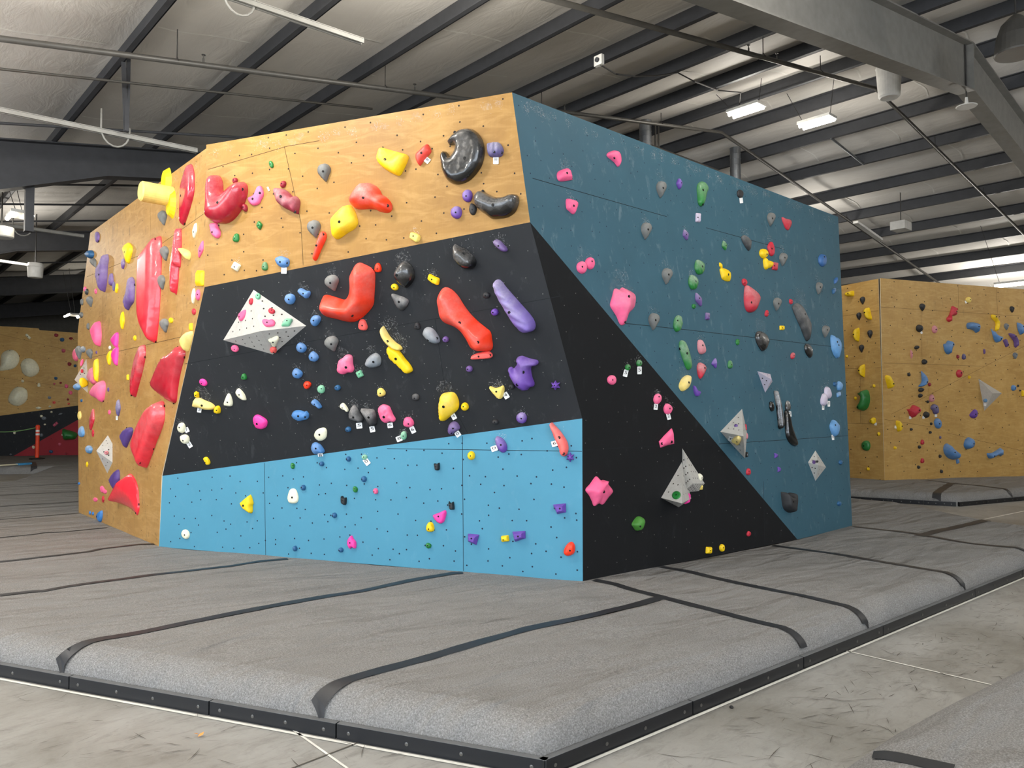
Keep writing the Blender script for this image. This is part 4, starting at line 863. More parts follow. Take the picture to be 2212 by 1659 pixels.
E('K', 'l', '430,740 435,650 445,560 470,505 540,483 600,482 640,510 670,580 672,650 650,700 580,760 510,820 460,828 435,795', 'ye', .085, 'big bright yellow hold with a number 4 tag', ch=.45, hl=.6, sk=[(500, 640), (560, 560)], b=[(478, 653)], res=14)
TG('K', 'l', 612, 772, 56, 70, -28, '4', 'number 4 tag under the big bright yellow hold')
E('K', 'l', 'ov 743 655 92 98', 'ye', .045, 'round yellow ball right of the big yellow hold', b=[(720, 657)])
E('K', 'l', '540,920 560,860 610,830 660,850 685,910 650,945 620,960 590,990 550,970', 'mv', .055, 'mauve knob with a number 0 tag at the colour edge', ch=.4, b=[(597, 920), (580, 970)])
TG('K', 'l', 660, 980, 62, 66, -35, '0', 'number 0 tag under the mauve knob')
# ---- light blue kick panel
E('B', 'k', 'mt 70 1362 50 68', 'gn', .025, 'small green chip below the colour edge, left of the blue discs', b=[(67, 1358)])
for sh, lab, bb in (('ov 415 1338 62 56', 'dark blue disc directly under the number 8 tag', (390, 1338)), ('ov 735 1280 60 64', 'dark blue disc left of the chalked mint ball', (712, 1280)), ('ov 920 1520 68 72', 'dark blue disc above the small pink disc', (895, 1520)), ('ov 195 1622 62 66', 'dark blue disc beside the top of the big white egg', (172, 1620))):
    E('B', 'k', sh, 'db', .035, lab, g='dark blue discs on the kick panel', b=[bb])
E('B', 'k', 'ov 928 1258 66 62', 'mt', .035, 'chalked mint ball with a slanted tag on light blue', ch=.8, hl=1.0, b=[(915, 1256)])
TG('B', 'k', 955, 1312, 62, 84, -38, '0', 'slanted tag under the chalked mint ball')
E('B', 'l', 'ov 820 1240 90 106', 'ye', .045, 'yellow ball high on the light blue panel', b=[(805, 1242)])
E('B', 'l', '1105,1055 1120,1010 1160,1015 1210,1050 1245,1110 1245,1170 1210,1205 1165,1190 1130,1140', 'pu', .055, 'purple jug with a number 0 tag on the light blue panel', ch=.7, hl=1.0, b=[(1172, 1113)])
TG('B', 'l', 1095, 1155, 76, 66, -18, '0', 'number 0 tag left of the purple jug')
E('B', 'l', '362,1335 400,1340 440,1325 442,1380 430,1412 380,1415 368,1370', 'tb', .035, 'upper black tooth hold below the colour edge', pr='flat', b=[(395, 1370)], g='black tooth holds')
E('B', 'm', '1035,870 1065,843 1090,870 1150,930 1210,1010 1250,1080 1262,1160 1240,1230 1200,1248 1165,1220 1150,1150 1100,1040 1060,940', 'sa', .065, 'long salmon red hold by the arete with a number 6 tag', ch=.5, hl=1.2, b=[(1148, 1033), (1198, 1210)], res=14)
TG('B', 'm', 1098, 1096, 76, 68, -14, '6', 'number 6 tag left of the long salmon hold')
E('B', 'm', 'st 1283 1258 96 116', 'pu', .04, 'purple star hold at the bottom of the long salmon hold', b=[(1257, 1250)])
E('B', 'n', '900,595 990,530 1055,490 1075,520 1095,590 1080,625 1080,690 1060,715 1025,700 985,680 960,670', 'ye', .05, 'yellow fan shaped hold on the light blue panel', fs=False, pr='flat', sharp=True, b=[(968, 623)])
E('B', 'n', 'eg 1567 505 130 180', 'cm', .03, 'big white egg in the middle of the light blue panel', b=[(1553, 522)])
E('B', 'n', 'ov 283 962 96 116 -20', 'cm', .03, 'white egg at the lower left of the light blue panel', b=[(265, 970)])
E('B', 'n', 'ov 1590 1133 58 66', 'db', .035, 'dark blue disc at the foot of the light blue panel, left one', g='dark blue discs on the kick panel', b=[(1567, 1137)])
E('B', 'o', '745,515 765,510 785,528 825,525 815,600 790,615 745,590', 'tb', .035, 'leftmost black tooth hold on the light blue panel', pr='flat', b=[(768, 555)], g='black tooth holds')
E('B', 'o', 'mt 928 426 58 70', 'gn', .03, 'small green chip left of the pink disc', b=[(916, 420)])
E('B', 'o', 'ov 1165 448 70 70', 'pk', .03, 'small pink disc in the middle of the light blue panel', pr='flat', b=[(1150, 456)])
E('B', 'o', 'ov 678 736 62 64', 'db', .035, 'dark blue disc below the leftmost black tooth', g='dark blue discs on the kick panel', b=[(655, 742)])
E('B', 'o', 'ov 756 1150 62 58', 'db', .035, 'dark blue disc touching the lower hot pink fan', g='dark blue discs on the kick panel', b=[(733, 1157)])
E('B', 'o', '815,1060 840,1010 880,980 905,1020 938,1055 930,1130 880,1120 850,1140 825,1110', 'hp', .035, 'hot pink fan at the foot of the light blue panel', pr='flat', b=[(862, 1070)])
E('B', 'p', '482,575 515,595 555,575 560,660 530,670 495,665', 'tb', .035, 'black tooth hold directly above the right hot pink fan', pr='flat', b=[(508, 622)], g='black tooth holds')
E('B', 'p', '292,740 380,705 450,675 468,700 455,760 430,815 385,838 340,815 310,780', 'hp', .035, 'hot pink fan with a yellow knob below it', pr='flat', b=[(372, 752)])
E('B', 'p', 'eg 275 875 98 120', 'ye', .045, 'yellow knob under the right hot pink fan', b=[(252, 900)])
E('B', 'p', 'mt 255 1098 66 62', 'gn', .03, 'small green chip low between fan and floor', b=[(243, 1097)])
for sh, lab, bb in (('725,957 860,967 825,1088 725,1050', 'purple block left of the small yellow block', (767, 1015)), ('1255,932 1410,922 1413,1010 1285,1053', 'purple block right of the small yellow block', (1320, 985))):
    E('B', 'p', sh, 'pu', .05, lab, pr='bev', sharp=True, fs=True, g='purple blocks on the kick panel', b=[bb])
E('B', 'p', 'bx 1170 1014 90 74 -8', 'ye', .045, 'small yellow block between two purple blocks', b=[(1147, 1028)])
E('B', 'q', '247,499 400,482 403,590 297,611', 'pu', .05, 'purple block nearest the arete on light blue', pr='bev', sharp=True, fs=True, g='purple blocks on the kick panel', b=[(325, 545)])
E('B', 'q', '375,1070 395,1000 440,950 480,945 510,990 505,1060 470,1100 410,1110', 'or_', .05, 'orange egg at the lower right of the light blue panel', b=[(443, 1048)])
# ---- black triangle on the right face
E('X', 'q', '632,320 690,250 750,170 775,165 820,210 860,205 920,265 972,340 920,410 850,495 800,485 740,515 715,460 680,390', 'pk', .12, 'big pink star cut block at the left of the black triangle', sk=[(740, 340), (855, 210)], pr='mid', b=[(855, 335)], res=14)
tint('dome', (70, 132, 50), .5)
E('X', 'q', '1185,735 1210,690 1260,645 1310,645 1342,690 1330,750 1300,800 1250,810 1210,770', 'dome', .10, 'green half dome hold low on the black triangle', b=[(1290, 765)])
E('X', 'u', 'hx 560 1443 104 110', 'pk', .045, 'small pink knob at the left of the black triangle', ch=.3, b=[(575, 1443)])
E('X', 'u', 'ov 752 1292 64 76 20', 'gn', .04, 'green ball above the slanted number 5 tag', ch=.4, hl=1.3, b=[(768, 1292)])
TG('X', 'u', 722, 1362, 52, 84, 14, '5', 'slanted number 5 tag under the left green ball')
E('X', 'u', 'ov 888 1240 68 78', 'gn', .04, 'green ball above the upright number 5 tag', ch=.5, hl=1.3, b=[(905, 1242)])
TG('X', 'u', 887, 1328, 52, 92, 0, '5', 'upright number 5 tag under the right green ball')
E('X', 'x', 'ov 995 230 94 126 15', 'pk', .045, 'pink oval with a number 2 tag, left of the pair', ch=.4, hl=1.0, b=[(1015, 203)])
TG('X', 'x', 972, 325, 46, 72, 6, '2', 'left number 2 tag on the black triangle')
E('X', 'x', 'mt 1120 350 104 118 10', 'pk', .045, 'pink knob with a number 2 tag, right of the pair', ch=.4, hl=1.0, b=[(1145, 343)])
TG('X', 'x', 1124, 440, 46, 78, -14, '2', 'right number 2 tag on the black triangle')
E('X', 'x', '1012,740 1080,665 1165,583 1185,640 1193,765 1110,785 1030,812', 'pk', .05, 'flat pink shark fin hold on the black triangle', pr='bev', sharp=True, b=[(1167, 740), (1043, 765)])
VOL('T', 'X', 'x', [(1292, 820), (1560, 1240), (1490, 1332), (1300, 1345)], (1420, 1240), .12, 'chalky grey wedge volume behind the other one on the black triangle', 4)
VOL('S', 'X', 'x', [(1287, 985), (1400, 1420), (1250, 1525), (1040, 1412)], (1288, 1478), .26, 'tall grey wedge volume with a green disc on it', 3)
E('S3', 'x', 'ov 1220 1378 108 104', 'gn', .008, 'flat green disc on the tall grey wedge', pr='flat')
E('X', 'x', '1310,1320 1345,1340 1385,1360 1385,1430 1370,1475 1310,1475', 'hp', .07, 'hot pink block at the right foot of the tall grey wedge', pr='bev', b=0)
E('X', 'x', 'mt 1500 1172 74 92 20', 'cm', .05, 'chalk white chip at the right of the grey wedges', ch=.8)
E('X', 'x', 'ov 1520 1288 44 56', 'py', .05, 'pale yellow chip at the lower right of the grey wedges')
E('X', 'A', 'mt 876 977 58 70 20', 'rd', .03, 'small red chip low at the right of the black triangle')
E('X', 'A', 'bx 325 1203 84 92 3', 'ye', .05, 'yellow block near the mat, left of the yellow pair', b=[(350, 1203)], g='yellow pair near the mat')
E('X', 'A', 'hx 508 1172 74 100', 'ye', .045, 'yellow knob near the mat, right of the yellow pair', b=[(530, 1168)], g='yellow pair near the mat')
# ---- dark blue side face
E('R', 'r', '190,400 300,352 335,375 365,475 355,490 205,503', 'pk', .06, 'pink block highest left on the dark blue face', pr='bev', hl=.6, b=[(308, 408)])
E('R', 'r', '775,190 800,160 860,140 910,150 940,200 945,280 930,320 910,330 870,280 790,220', 'pk', .06, 'pink curved jug near the top edge of the dark blue face', b=[(873, 222)])
E('R', 'r', '293,725 340,722 410,740 432,780 415,850 380,900 330,865 295,830', 'pk', .06, 'pink block under the first joint on the dark blue face', hl=.5, b=[(390, 800)])
E('R', 'r', 'hx 478 1537 118 142', 'pk', .05, 'pink knob, left of the touching pink pair', ch=.3, hl=.5, b=[(490, 1532)])
E('R', 'r', 'hx 577 1488 110 140', 'pk', .05, 'pink knob, right of the touching pink pair', b=[(603, 1465)], hl=.4)
E('R', 'u', '540,545 575,425 600,352 635,355 660,368 690,340 720,342 862,418 860,540 830,590 770,650 740,740 700,785 660,770 620,680 575,615', 'pk', .15, 'big pink chalked block hold beside the black triangle edge', pr='mid', ch=.5, sk=[(690, 440), (690, 560)], b=[(770, 440), (722, 742)], res=16, hl=.4)
GD = 'grey teardrop holds'
for cr, sh, lab, bb in (('r', 'dr 1425 605 120 204 8', 'grey teardrop hold highest on the dark blue face, left side', (1450, 585)), ('r', 'dr 1245 1100 126 208 8', 'grey teardrop hold below the first one on dark blue', (1272, 1085)),
                        ('u', 'dr 1217 203 126 196 8', 'grey teardrop hold straight above the green striped oval row', (1244, 190)), ('u', 'dr 1060 745 132 206 8', 'grey teardrop hold right of the big pink block', (1088, 727)),
                        ('s', 'dr 1355 628 98 162 10', 'grey teardrop hold left of the red wedge near the top edge', (1377, 617)), ('s', 'dr 1500 1108 98 160 10', 'grey teardrop hold right of the yellow knobs', (1525, 1090)),
                        ('v', 'dr 1428 316 98 160 10', 'grey teardrop hold right of the big red drop', (1450, 302)), ('w', 'dr 1120 150 98 180 10', 'grey teardrop hold far right, above the long black hold', (1143, 135)), ('w', 'dr 1215 770 108 178 10', 'grey teardrop hold left of the big pale blue jug', (1245, 750))):
    E('R', cr, sh, 'gr', .09, lab, g=GD, ch=.3, b=[bb], hl=.25)
E('R', 's', 'lf 262 205 88 130', 'pu', .05, 'purple diamond chip beside the top grey teardrop', ch=.4)
E('R', 's', '472,260 490,200 540,175 590,220 605,280 580,340 560,430 520,478 485,440 478,370', 'gn', .07, 'large green swirled hold near the top of the blue face', ch=.5, b=[(548, 268), (550, 440)])
E('R', 's', 'ov 987 325 78 100 -10', 'dk', .04, 'dark oval with a blank tag near the top blue edge', b=0)
TG('R', 's', 997, 406, 38, 64, -6, '', 'blank white tag under the dark oval')
tint('pale', (196, 184, 204), .6)
E('R', 's', 'bx 485 610 58 108 4', 'pale', .035, 'pale lilac block with a dark hole', ch=.4, b=[(487, 605)])
E('R', 's', 'lf 337 815 84 132 -15', 'mv', .035, 'mauve chalked leaf left on the blue face', ch=.8, b=[(350, 812)], hl=.4)
E('R', 's', '1482,610 1530,620 1600,635 1615,670 1595,720 1560,757 1520,720', 'rd', .07, 'red wedge near the upper right corner of the blue face', ch=.4, b=0, sk=[(1560, 670)], pr='cone')
E('R', 's', 'lf 800 942 76 116 -12', 'gn', .035, 'small green striped leaf in the upper middle', ch=.8, hl=.4)
E('R', 's', '1000,840 1040,820 1100,860 1120,900 1105,990 1085,998 1040,940 1010,890', 'dg', .06, 'craggy charcoal rock hold under the joint line', ch=.6, rg=.008, b=0, hl=.6)
E('R', 's', '1315,950 1360,895 1390,940 1402,1000 1385,1060 1350,1065 1325,1020', 'rd', .055, 'red pear hold above the yellow knobs', b=[(1372, 982)], hl=.5)
E('R', 's', 'ov 1268 1038 104 116 -20', 'ye', .07, 'upper yellow mushroom knob of the pair', b=[(1307, 1042)], g='yellow mushroom knobs')
E('R', 's', '1262,1120 1280,1090 1310,1120 1340,1120 1375,1140 1380,1180 1350,1210 1310,1215 1300,1232 1275,1215 1265,1170', 'ye', .07, 'lower yellow mushroom knob of the pair', b=[(1370, 1158)], g='yellow mushroom knobs')
E('R', 's', 'bx 1403 1190 64 92 8', 'rd', .04, 'red block right under the yellow mushroom knobs', ch=.4, b=[(1402, 1180)])
E('R', 's', 'mt 503 1200 122 166', 'gn', .055, 'green striped knob, upper of two stacked', ch=.8, b=[(545, 1195)], rib=(.003, 120, .6))
E('R', 's', 'mt 428 1380 120 166', 'gn', .055, 'green striped knob, lower of two stacked', ch=.95, b=[(460, 1368)], rib=(.003, 120, .6), hl=.4)
E('R', 's', 'lf 757 1180 48 76 -25', 'ye', .03, 'small yellow leaf on top of the yellow jug', b=0)
E('R', 's', '745,1225 790,1215 860,1240 880,1280 870,1365 780,1350 755,1290', 'ye', .07, 'yellow jug with a dark hole in the middle of the blue face', b=[(852, 1282)], pr='mid')
E('R', 's', 'ov 1040 1380 64 88 -15', 'rd', .045, 'small red ball on top of the red drop', b=[(1050, 1385)])
E('R', 'v', '1045,120 1060,90 1120,120 1200,180 1228,250 1215,300 1170,390 1110,415 1060,390 1035,310 1035,210', 'rd', .11, 'big red drop shaped hold chalked on its upper side', ch=.75, b=[(1133, 290)], res=14)
E('R', 'v', 'lf 490 260 92 172 -22', 'mv', .04, 'long mauve leaf hold above the tiny green ball', ch=.6, b=[(503, 245)])
E('R', 'v', 'ov 435 341 52 58', 'gn', .035, 'tiny green ball below the mauve leaf', b=[(447, 338)])
E('R', 'v', 'ov 243 547 104 200 8', 'gn', .06, 'green striped oval crossing the lower joint line', ch=.95, rib=(.004, 110, .9), b=[(245, 515)], res=13)
E('R', 'v', 'bx 597 460 50 84 4', 'mv', .035, 'small mauve striped chip in the middle of the blue face', ch=.6)
E('R', 'v', '255,800 280,750 320,760 360,830 395,940 412,1050 385,1100 350,1080 310,990 270,880', 'gn', .07, 'long green slipper shaped hold', ch=.85, b=[(285, 850), (358, 905)], res=13)
tint('blush', (206, 130, 138), .55)
E('R', 'v', 'eg 523 825 98 176 -12', 'blush', .055, 'dusty pink egg right of the green slipper', ch=.5, b=[(545, 815)], hl=.8)
E('R', 'v', '470,1070 500,1015 550,1030 580,1070 570,1120 515,1205 485,1170', 'rd', .06, 'red hold mostly white with chalk below the pink egg', ch=1.0, b=[(570, 1082)], hl=1.6)
E('R', 'v', '255,1280 300,1200 370,1160 397,1190 390,1260 360,1320 300,1358 265,1330', 'horn', .08, 'pale yellow chalked egg beside the black triangle edge', ch=.7, b=[(375, 1243)], hl=1.5)
E('R', 'v', '430,1290 470,1340 515,1360 495,1410 460,1410 432,1360', 'pu', .05, 'dark purple fang right of the pale yellow egg', b=0)
E('R', 'v', '645,1025 700,960 718,1020 705,1075 670,1050', 'pu', .05, 'purple pyramid chip with a pale upper face', ch=.6, pr='cone', b=0)
E('R', 'v', 'eg 868 1035 60 100', 'gn', .035, 'small green striped egg right of the purple pyramid chip', ch=.6)
E('R', 'v', 'ov 958 768 48 74', 'gn', .03, 'tiny bright green oval left of the black helmet')
E('R', 'v', '1165,700 1190,645 1240,640 1300,680 1335,760 1325,800 1290,860 1255,877 1220,840 1180,770', 'bk', .09, 'glossy black helmet hold with a white band', ch=.5, b=[(1225, 690)], hl=.7, res=13)
E('R', 'v', 'eg 1305 425 48 78 10', 'rd', .03, 'tiny red chip under the red drop at right')
E('R', 'v', 'mt 1595 285 46 60', 'rd', .03, 'tiny red chip just above the long black hold')
E('R', 'v', 'bx 1487 598 56 52', 'ye', .03, 'tiny yellow chip right of the black helmet', b=[(1495, 598)])
E('R', 'v', 'ov 1616 932 52 82 15', 'rd', .035, 'small chalked red oval left of the small black egg', ch=.6)
E('R', 'w', '735,430 770,380 815,365 880,420 950,550 1000,650 1005,750 985,870 950,905 910,830 850,690 790,570', 'dg', .09, 'long curved black hold on the right of the blue face', ch=.55, b=[(920, 520)], res=14, hl=.5)
E('R', 'w', '910,980 940,945 1000,970 1030,1030 1025,1110 1000,1148 950,1110 915,1040', 'bk', .06, 'small glossy black egg below the long curved black hold', ch=.4, b=0)
E('R', 'w', '1285,900 1300,820 1350,845 1400,860 1440,930 1447,1020 1420,1100 1395,1155 1340,1110 1300,1020', 'lb', .10, 'big pale blue jug at the right edge of the blue face', b=[(1380, 920), (1412, 970)], ch=.2)
tint('mid', (60, 104, 160), .5)
E('R', 't', 'hx 1220 985 120 184', 'mid', .07, 'blue hooked hold near the upper right edge', b=[(1250, 935)])
E('R', 't', 'lf 1420 1285 62 110 25', 'mid', .05, 'blue fin on the right edge of the blue face', b=0)
E('R', 't', 'lf 1393 1440 66 104 25', 'db', .05, 'grey blue fin below the fin on the right edge', b=0, ch=.6)
E('R', 'z', 'ov 897 145 44 48', 'db', .035, 'dark blue ball left of the pale blue knob at the right edge', b=0)
E('R', 'z', 'mt 945 165 66 92 10', 'lb', .06, 'pale blue knob at the right edge above the chalked chip', b=0, ch=.4)
E('R', 'z', 'lf 934 255 58 70 30', 'lb', .035, 'chalked pale blue chip under the pale blue knob', ch=.9, b=0)
E('R', 'z', 'eg 818 235 78 130 -8', 'pale', .06, 'chalk white lilac knob, right of the tagged pair', ch=1.0, b=0, hl=.8)
E('R', 'z', 'eg 780 308 74 132 6', 'pale', .06, 'chalk white lilac knob, left of the tagged pair', ch=1.0, b=0, hl=.8)
TG('R', 'z', 767, 390, 24, 56, 0, '0', 'left tag under the chalk white pair')
TG('R', 'z', 827, 353, 26, 60, 0, '0', 'right tag under the chalk white pair')
E('R', 'z', '838,600 850,555 880,520 910,540 942,575 940,640 910,695 870,680', 'lb', .09, 'blue bottle shaped jug with a tag near the right edge', ch=.2, b=[(900, 575)])
TG('R', 'z', 870, 707, 24, 56, -6, '0', 'white tag under the blue bottle jug')
E('R', 'z', 'hx 955 970 40 48', 'db', .04, 'small dark blue ball alone at the right edge', b=0)
E('R', 'z', 'hx 940 1405 44 48', 'db', .04, 'small teal ball lowest at the right edge', b=0)
VOL('Q', 'R', 'z', [(78, 10), (215, 40), (237, 120), (160, 236)], (225, 95), .13, 'white chalked triangle volume below the black helmet', 2, 'pale')
E('R', 'y', '1060,150 1090,140 1125,230 1160,340 1180,450 1185,530 1150,588 1110,570 1100,460 1085,300', 'bk', .09, 'glossy black blade hold white with chalk', ch=1.0, b=[(1130, 555)], res=13, hl=.6)
E('R', 'y', 'ov 1033 320 62 122 -8', 'bk', .05, 'black oval left of the chalked black blade', b=0)
E('R', 'y', 'eg 1225 313 68 126', 'bk', .05, 'black oval white with chalk right of the blade', ch=1.0, b=0)
TG('R', 'y', 1247, 412, 32, 64, -5, '0', 'white tag beside the long black paddle')
E('R', 'y', '1185,390 1215,375 1245,450 1270,560 1310,660 1343,750 1335,795 1280,780 1230,730 1195,640', 'bk', .08, 'long black paddle hold pointing down right', b=0, res=13)
VOL('U', 'R', 'y', [(680, 350), (740, 640), (715, 945), (420, 622)], (694, 675), .24, 'large grey triangle volume at the black and blue edge', 3)
E('U3', 'y', 'ov 607 545 44 40', 'mv', .02, 'small mauve ring on the large grey triangle volume', pr='flat')
E('U2', 'y', 'hd 620 722 88 96 -50', 'horn', .035, 'cream hold on the lower face of the large grey triangle', ch=.4, b=[(618, 743)])
TG('U2', 'y', 558, 710, 84, 50, 20, '0', 'black and white tag on the large grey triangle')
E('R', 'y', 'bx 712 570 40 80', 'rd', .06, 'red block hidden behind the right edge of the grey triangle', b=0)
E('R', 'y', 'ov 722 675 60 86', 'blush', .06, 'pale pink knob behind the right edge of the grey triangle', b=0)
E('R', 'y', 'ov 735 895 40 66', 'bk', .05, 'black knob at the bottom tip of the grey triangle', b=0)
E('R', 'y', 'hd 1085 908 38 56', 'pu', .03, 'tiny purple chip, upper of two below the black paddle', b=0)
E('R', 'y', 'hd 1122 1073 36 60', 'pu', .03, 'tiny purple chip, lower of two below the black paddle', b=0)
E('R', 'y', 'eg 755 1100 58 82 5', 'rd', .035, 'small red egg near the black and blue edge', b=[(765, 1095)])
VOL('O', 'R', 'z', [(690, 845), (802, 1020), (690, 1166), (612, 970)], (720, 1000), .10, 'sand coloured diamond volume low on the blue face', 2)
E('O3', 'z', 'mt 675 967 36 36', 'mv', .02, 'mauve chip on the diamond volume, left one', b=0)
E('O0', 'z', 'ov 709 960 26 26', 'dk', .02, 'dark chip on the diamond volume, right one', b=0)
E('R', 'z', '325,1285 345,1290 400,1320 450,1325 470,1290 515,1300 525,1370 505,1450 490,1495 430,1490 360,1450 335,1380', 'dk', .15, 'matt black whale shaped volume low on the blue face', b=[(460, 1390)], pr='flat', res=16, nm='climbing_volume', cat='climbing volume')
# ---- left wood face (seen at a grazing angle)
tint('lf1', (206, 36, 56), .25, .5); tint('sail', (186, 24, 44), .3, .3)
E('L', 'a', '1425,300 1460,350 1490,450 1492,640 1450,780 1390,920 1340,1015 1310,990 1290,780 1278,680 1300,540 1350,400 1400,310', 'hv', .12, 'tall crimson leaf volume at the top right of the left face', pr='flat', b=[(1330, 665), (1365, 970)], ch=.35, res=15, nm='climbing_volume', cat='climbing volume')
E('L', 'a', 'dr 1118 945 108 180 -8', 'gr', .09, 'grey teardrop hold below the yellow cylinder', g=GD, ch=.3, b=0); E('L', 'a', 'dr 1140 1370 106 180 -8', 'gr', .09, 'grey teardrop hold at the top of the big red plate', g=GD, ch=.3, b=0)
E('L', 'b', 'dr 1100 165 100 180 -8', 'gr', .09, 'grey teardrop hold beside the middle of the big red plate', g=GD, ch=.3, b=0); E('L', 'b', 'dr 1138 682 104 170 -8', 'gr', .09, 'grey teardrop hold beside the foot of the big red plate', g=GD, ch=.5, b=0)
E('L', 'P', '343,512 347,540 347,640 341,720 334,740 320,728 300,700 292,660 291,560 296,545 315,530 335,514', 're', .24, 'big coral red plate volume in the middle of the left face', pr='flat', b=[(335, 733), (336, 508)], res=18, ch=.35, nm='climbing_volume', cat='climbing volume')
E('L', 'P', '382,493 389,517 392,553 390,578 384,574 383,607 377,635 371,623 365,585 365,571 370,549 376,517', 'lf1', .14, 'narrow red hourglass volume right of the big plate', pr='flat', b=[(377, 630)], ch=.3, res=15, nm='climbing_volume', cat='climbing volume')
E('L', 'a', '1305,1320 1330,1303 1440,1350 1443,1440 1420,1440 1360,1385', 'horn', .11, 'pale yellow cone peg sticking out near the corner', b=0, ch=.3)
E('L', 'a', 'lf 1498 1095 66 182 8', 'cm', .05, 'cream leaf hold under the crimson leaf volume', b=[(1482, 1110)]); E('L', 'a', 'lf 1572 1318 72 208 14', 'pk', .04, 'long pink leaf hold by the corner of the left face', b=[(1560, 1342)])
E('L', 'b', 'bx 1560 118 100 186 2', 'ye', .06, 'yellow notched block at the corner of the left face', b=0, pr='bev'); E('L', 'b', 'lf 1482 328 62 182 4', 'cm', .05, 'cream leaf hold left of the pink one at the black edge', b=0); E('L', 'b', 'ov 1535 315 58 132', 'pk', .05, 'pink oval hold next to the cream leaf at the black edge', b=[(1525, 310)])
E('L', 'b', 'mt 1488 515 50 72', 'rd', .04, 'small red chip by the black edge', b=0); E('L', 'b', 'bx 1450 695 44 84', 'ye', .05, 'yellow chip above the pale yellow shell', b=0)
E('L', 'b', '1475,750 1470,830 1430,930 1395,990 1350,950 1320,870 1340,810 1400,765', 'horn', .14, 'pale yellow half shell at the black edge', ch=.5, b=0); E('L', 'b', 'mt 1215 620 52 64', 'ye', .03, 'small yellow chip right of the lowest teardrop by the plate', b=0)
E('L', 'a', 'mt 333 1172 58 124', 'mv', .06, 'mauve hold in the top left corner of the left face', ch=.5, b=[(345, 1215)]); E('L', 'a', 'hx 245 1380 104 98', 'db', .12, 'slate blue knob sticking out at the left edge', b=0); E('L', 'a', 'dr 293 1482 72 124 -25', 'gr', .08, 'grey teardrop hold below the slate blue knob', g=GD, b=0)
E('L', 'F', '1120,825 1148,880 1135,960 1130,1100 1110,1190 1080,1218 1010,1110 990,1060 1010,950 1070,890', 'mv', .17, 'large purple rock shaped hold on the upper left', pr='flat', ch=.6, b=[(1040, 1040)], rg=.01, res=15); tint('mv', (104, 76, 138), .55)
E('L', 'a', '635,1310 690,1240 740,1270 757,1320 740,1400 705,1490 670,1420', 'ye', .10, 'yellow drop hold between purple rock and red plate', b=[(655, 1350)], ch=.2)
E('L', 'a', 'lf 640 1492 60 128', 'mv', .06, 'small chalked purple chip below the yellow drop', ch=.9, b=0); E('L', 'b', 'eg 497 130 62 150', 'mv', .07, 'purple pear hold right of the purple rock', ch=.5, b=[(478, 128)]); E('L', 'b', 'lf 528 212 44 112', 'stripe', .05, 'grey purple sliver beside the small yellow leaf', ch=.5, b=0); E('L', 'b', 'lf 562 236 50 116 8', 'ye', .05, 'small yellow leaf left of the middle purple rock', pr='flat', b=0)
E('L', 'b', '740,100 780,160 782,300 770,400 720,450 680,495 645,390 690,260 710,140', 'mv', .12, 'middle purple rock hold against the big red plate', ch=.65, rg=.01, b=[(765, 200)], res=13)
E('L', 'b', 'ov 185 245 36 62', 'pk', .05, 'small pink chip on the left edge above a teardrop', b=0); E('L', 'b', 'ov 207 278 44 74', 'dg', .05, 'small slate chip overlapping the pink one at the left edge', b=0); E('L', 'b', 'ov 315 272 32 64', 'pk', .03, 'tiny pink chip right of the left edge', b=[(310, 270)])
E('L', 'b', 'dr 247 396 78 132 -10', 'gr', .08, 'grey teardrop hold near the bend of the left edge', g=GD, ch=.3, b=0); E('L', 'b', 'ov 148 400 40 78', 'gr', .06, 'grey knob half hidden past the left edge', b=0); E('L', 'b', 'ov 140 555 50 68', 'gr', .06, 'grey knob beside the far tiny lamp', b=0)
E('L', 'b', 'lf 632 620 70 212', 'ye', .07, 'yellow ring handle below the middle purple rock', b=0, cr='b'); E('L', 'b', '335,630 370,700 385,800 375,890 350,930 280,860 240,780 232,720 270,670', 'pk', .15, 'big smooth pink shield on the left face', pr='flat', b=0, res=13); E('L', 'b', 'ov 222 690 38 80', 'gr', .06, 'grey knob behind the pink shield', b=0)
E('L', 'b', '585,768 580,935 540,930 495,870 510,810', 'hp', .09, 'upper half of the stacked hot pink pair', b=0); E('L', 'b', '585,940 582,1100 568,1160 520,1110 500,1040 520,970', 'hp', .09, 'lower half of the stacked hot pink pair', b=0); E('L', 'b', '505,985 500,1080 483,1155 450,1100 445,1040 470,1000', 'ye', .07, 'yellow half shell left of the hot pink pair', b=0)
E('L', 'b', 'ov 782 830 38 66', 'ye', .03, 'tiny yellow chip below the big red plate', b=0); E('L', 'b', 'ov 483 945 30 46', 'wh', .03, 'tiny white chip left of the hot pink pair', b=0)
E('L', 'b', 'dr 246 1020 76 126 -12', 'gr', .08, 'grey teardrop hold below the pink shield', g=GD, ch=.3, b=0); E('L', 'b', 'dr 114 1005 78 166 -6', 'gr', .10, 'large grey teardrop hold on the left edge', g=GD, ch=.5, b=0); E('L', 'b', 'mt 165 965 58 72', 'sg', .06, 'chalk white chip beside the large edge teardrop', ch=1.0, b=0); tint('rose', (206, 92, 116), .5); E('L', 'b', 'ov 74 1030 74 158', 'rose', .10, 'rose round hold sticking past the left edge', b=0); E('L', 'b', 'ov 323 1002 22 40', 'mv', .02, 'tiny purple dot right of a teardrop', b=0)
E('L', 'b', '325,1078 345,1150 350,1250 330,1350 290,1270 272,1180 290,1110', 'ye', .09, 'tall yellow leaf hold on the left face', pr='flat', b=0, ch=.15); E('L', 'b', '270,1180 225,1250 212,1310 240,1350 290,1385 320,1360 300,1280', 'rose', .11, 'rose chalked hold behind the tall yellow leaf', ch=.8, b=0)
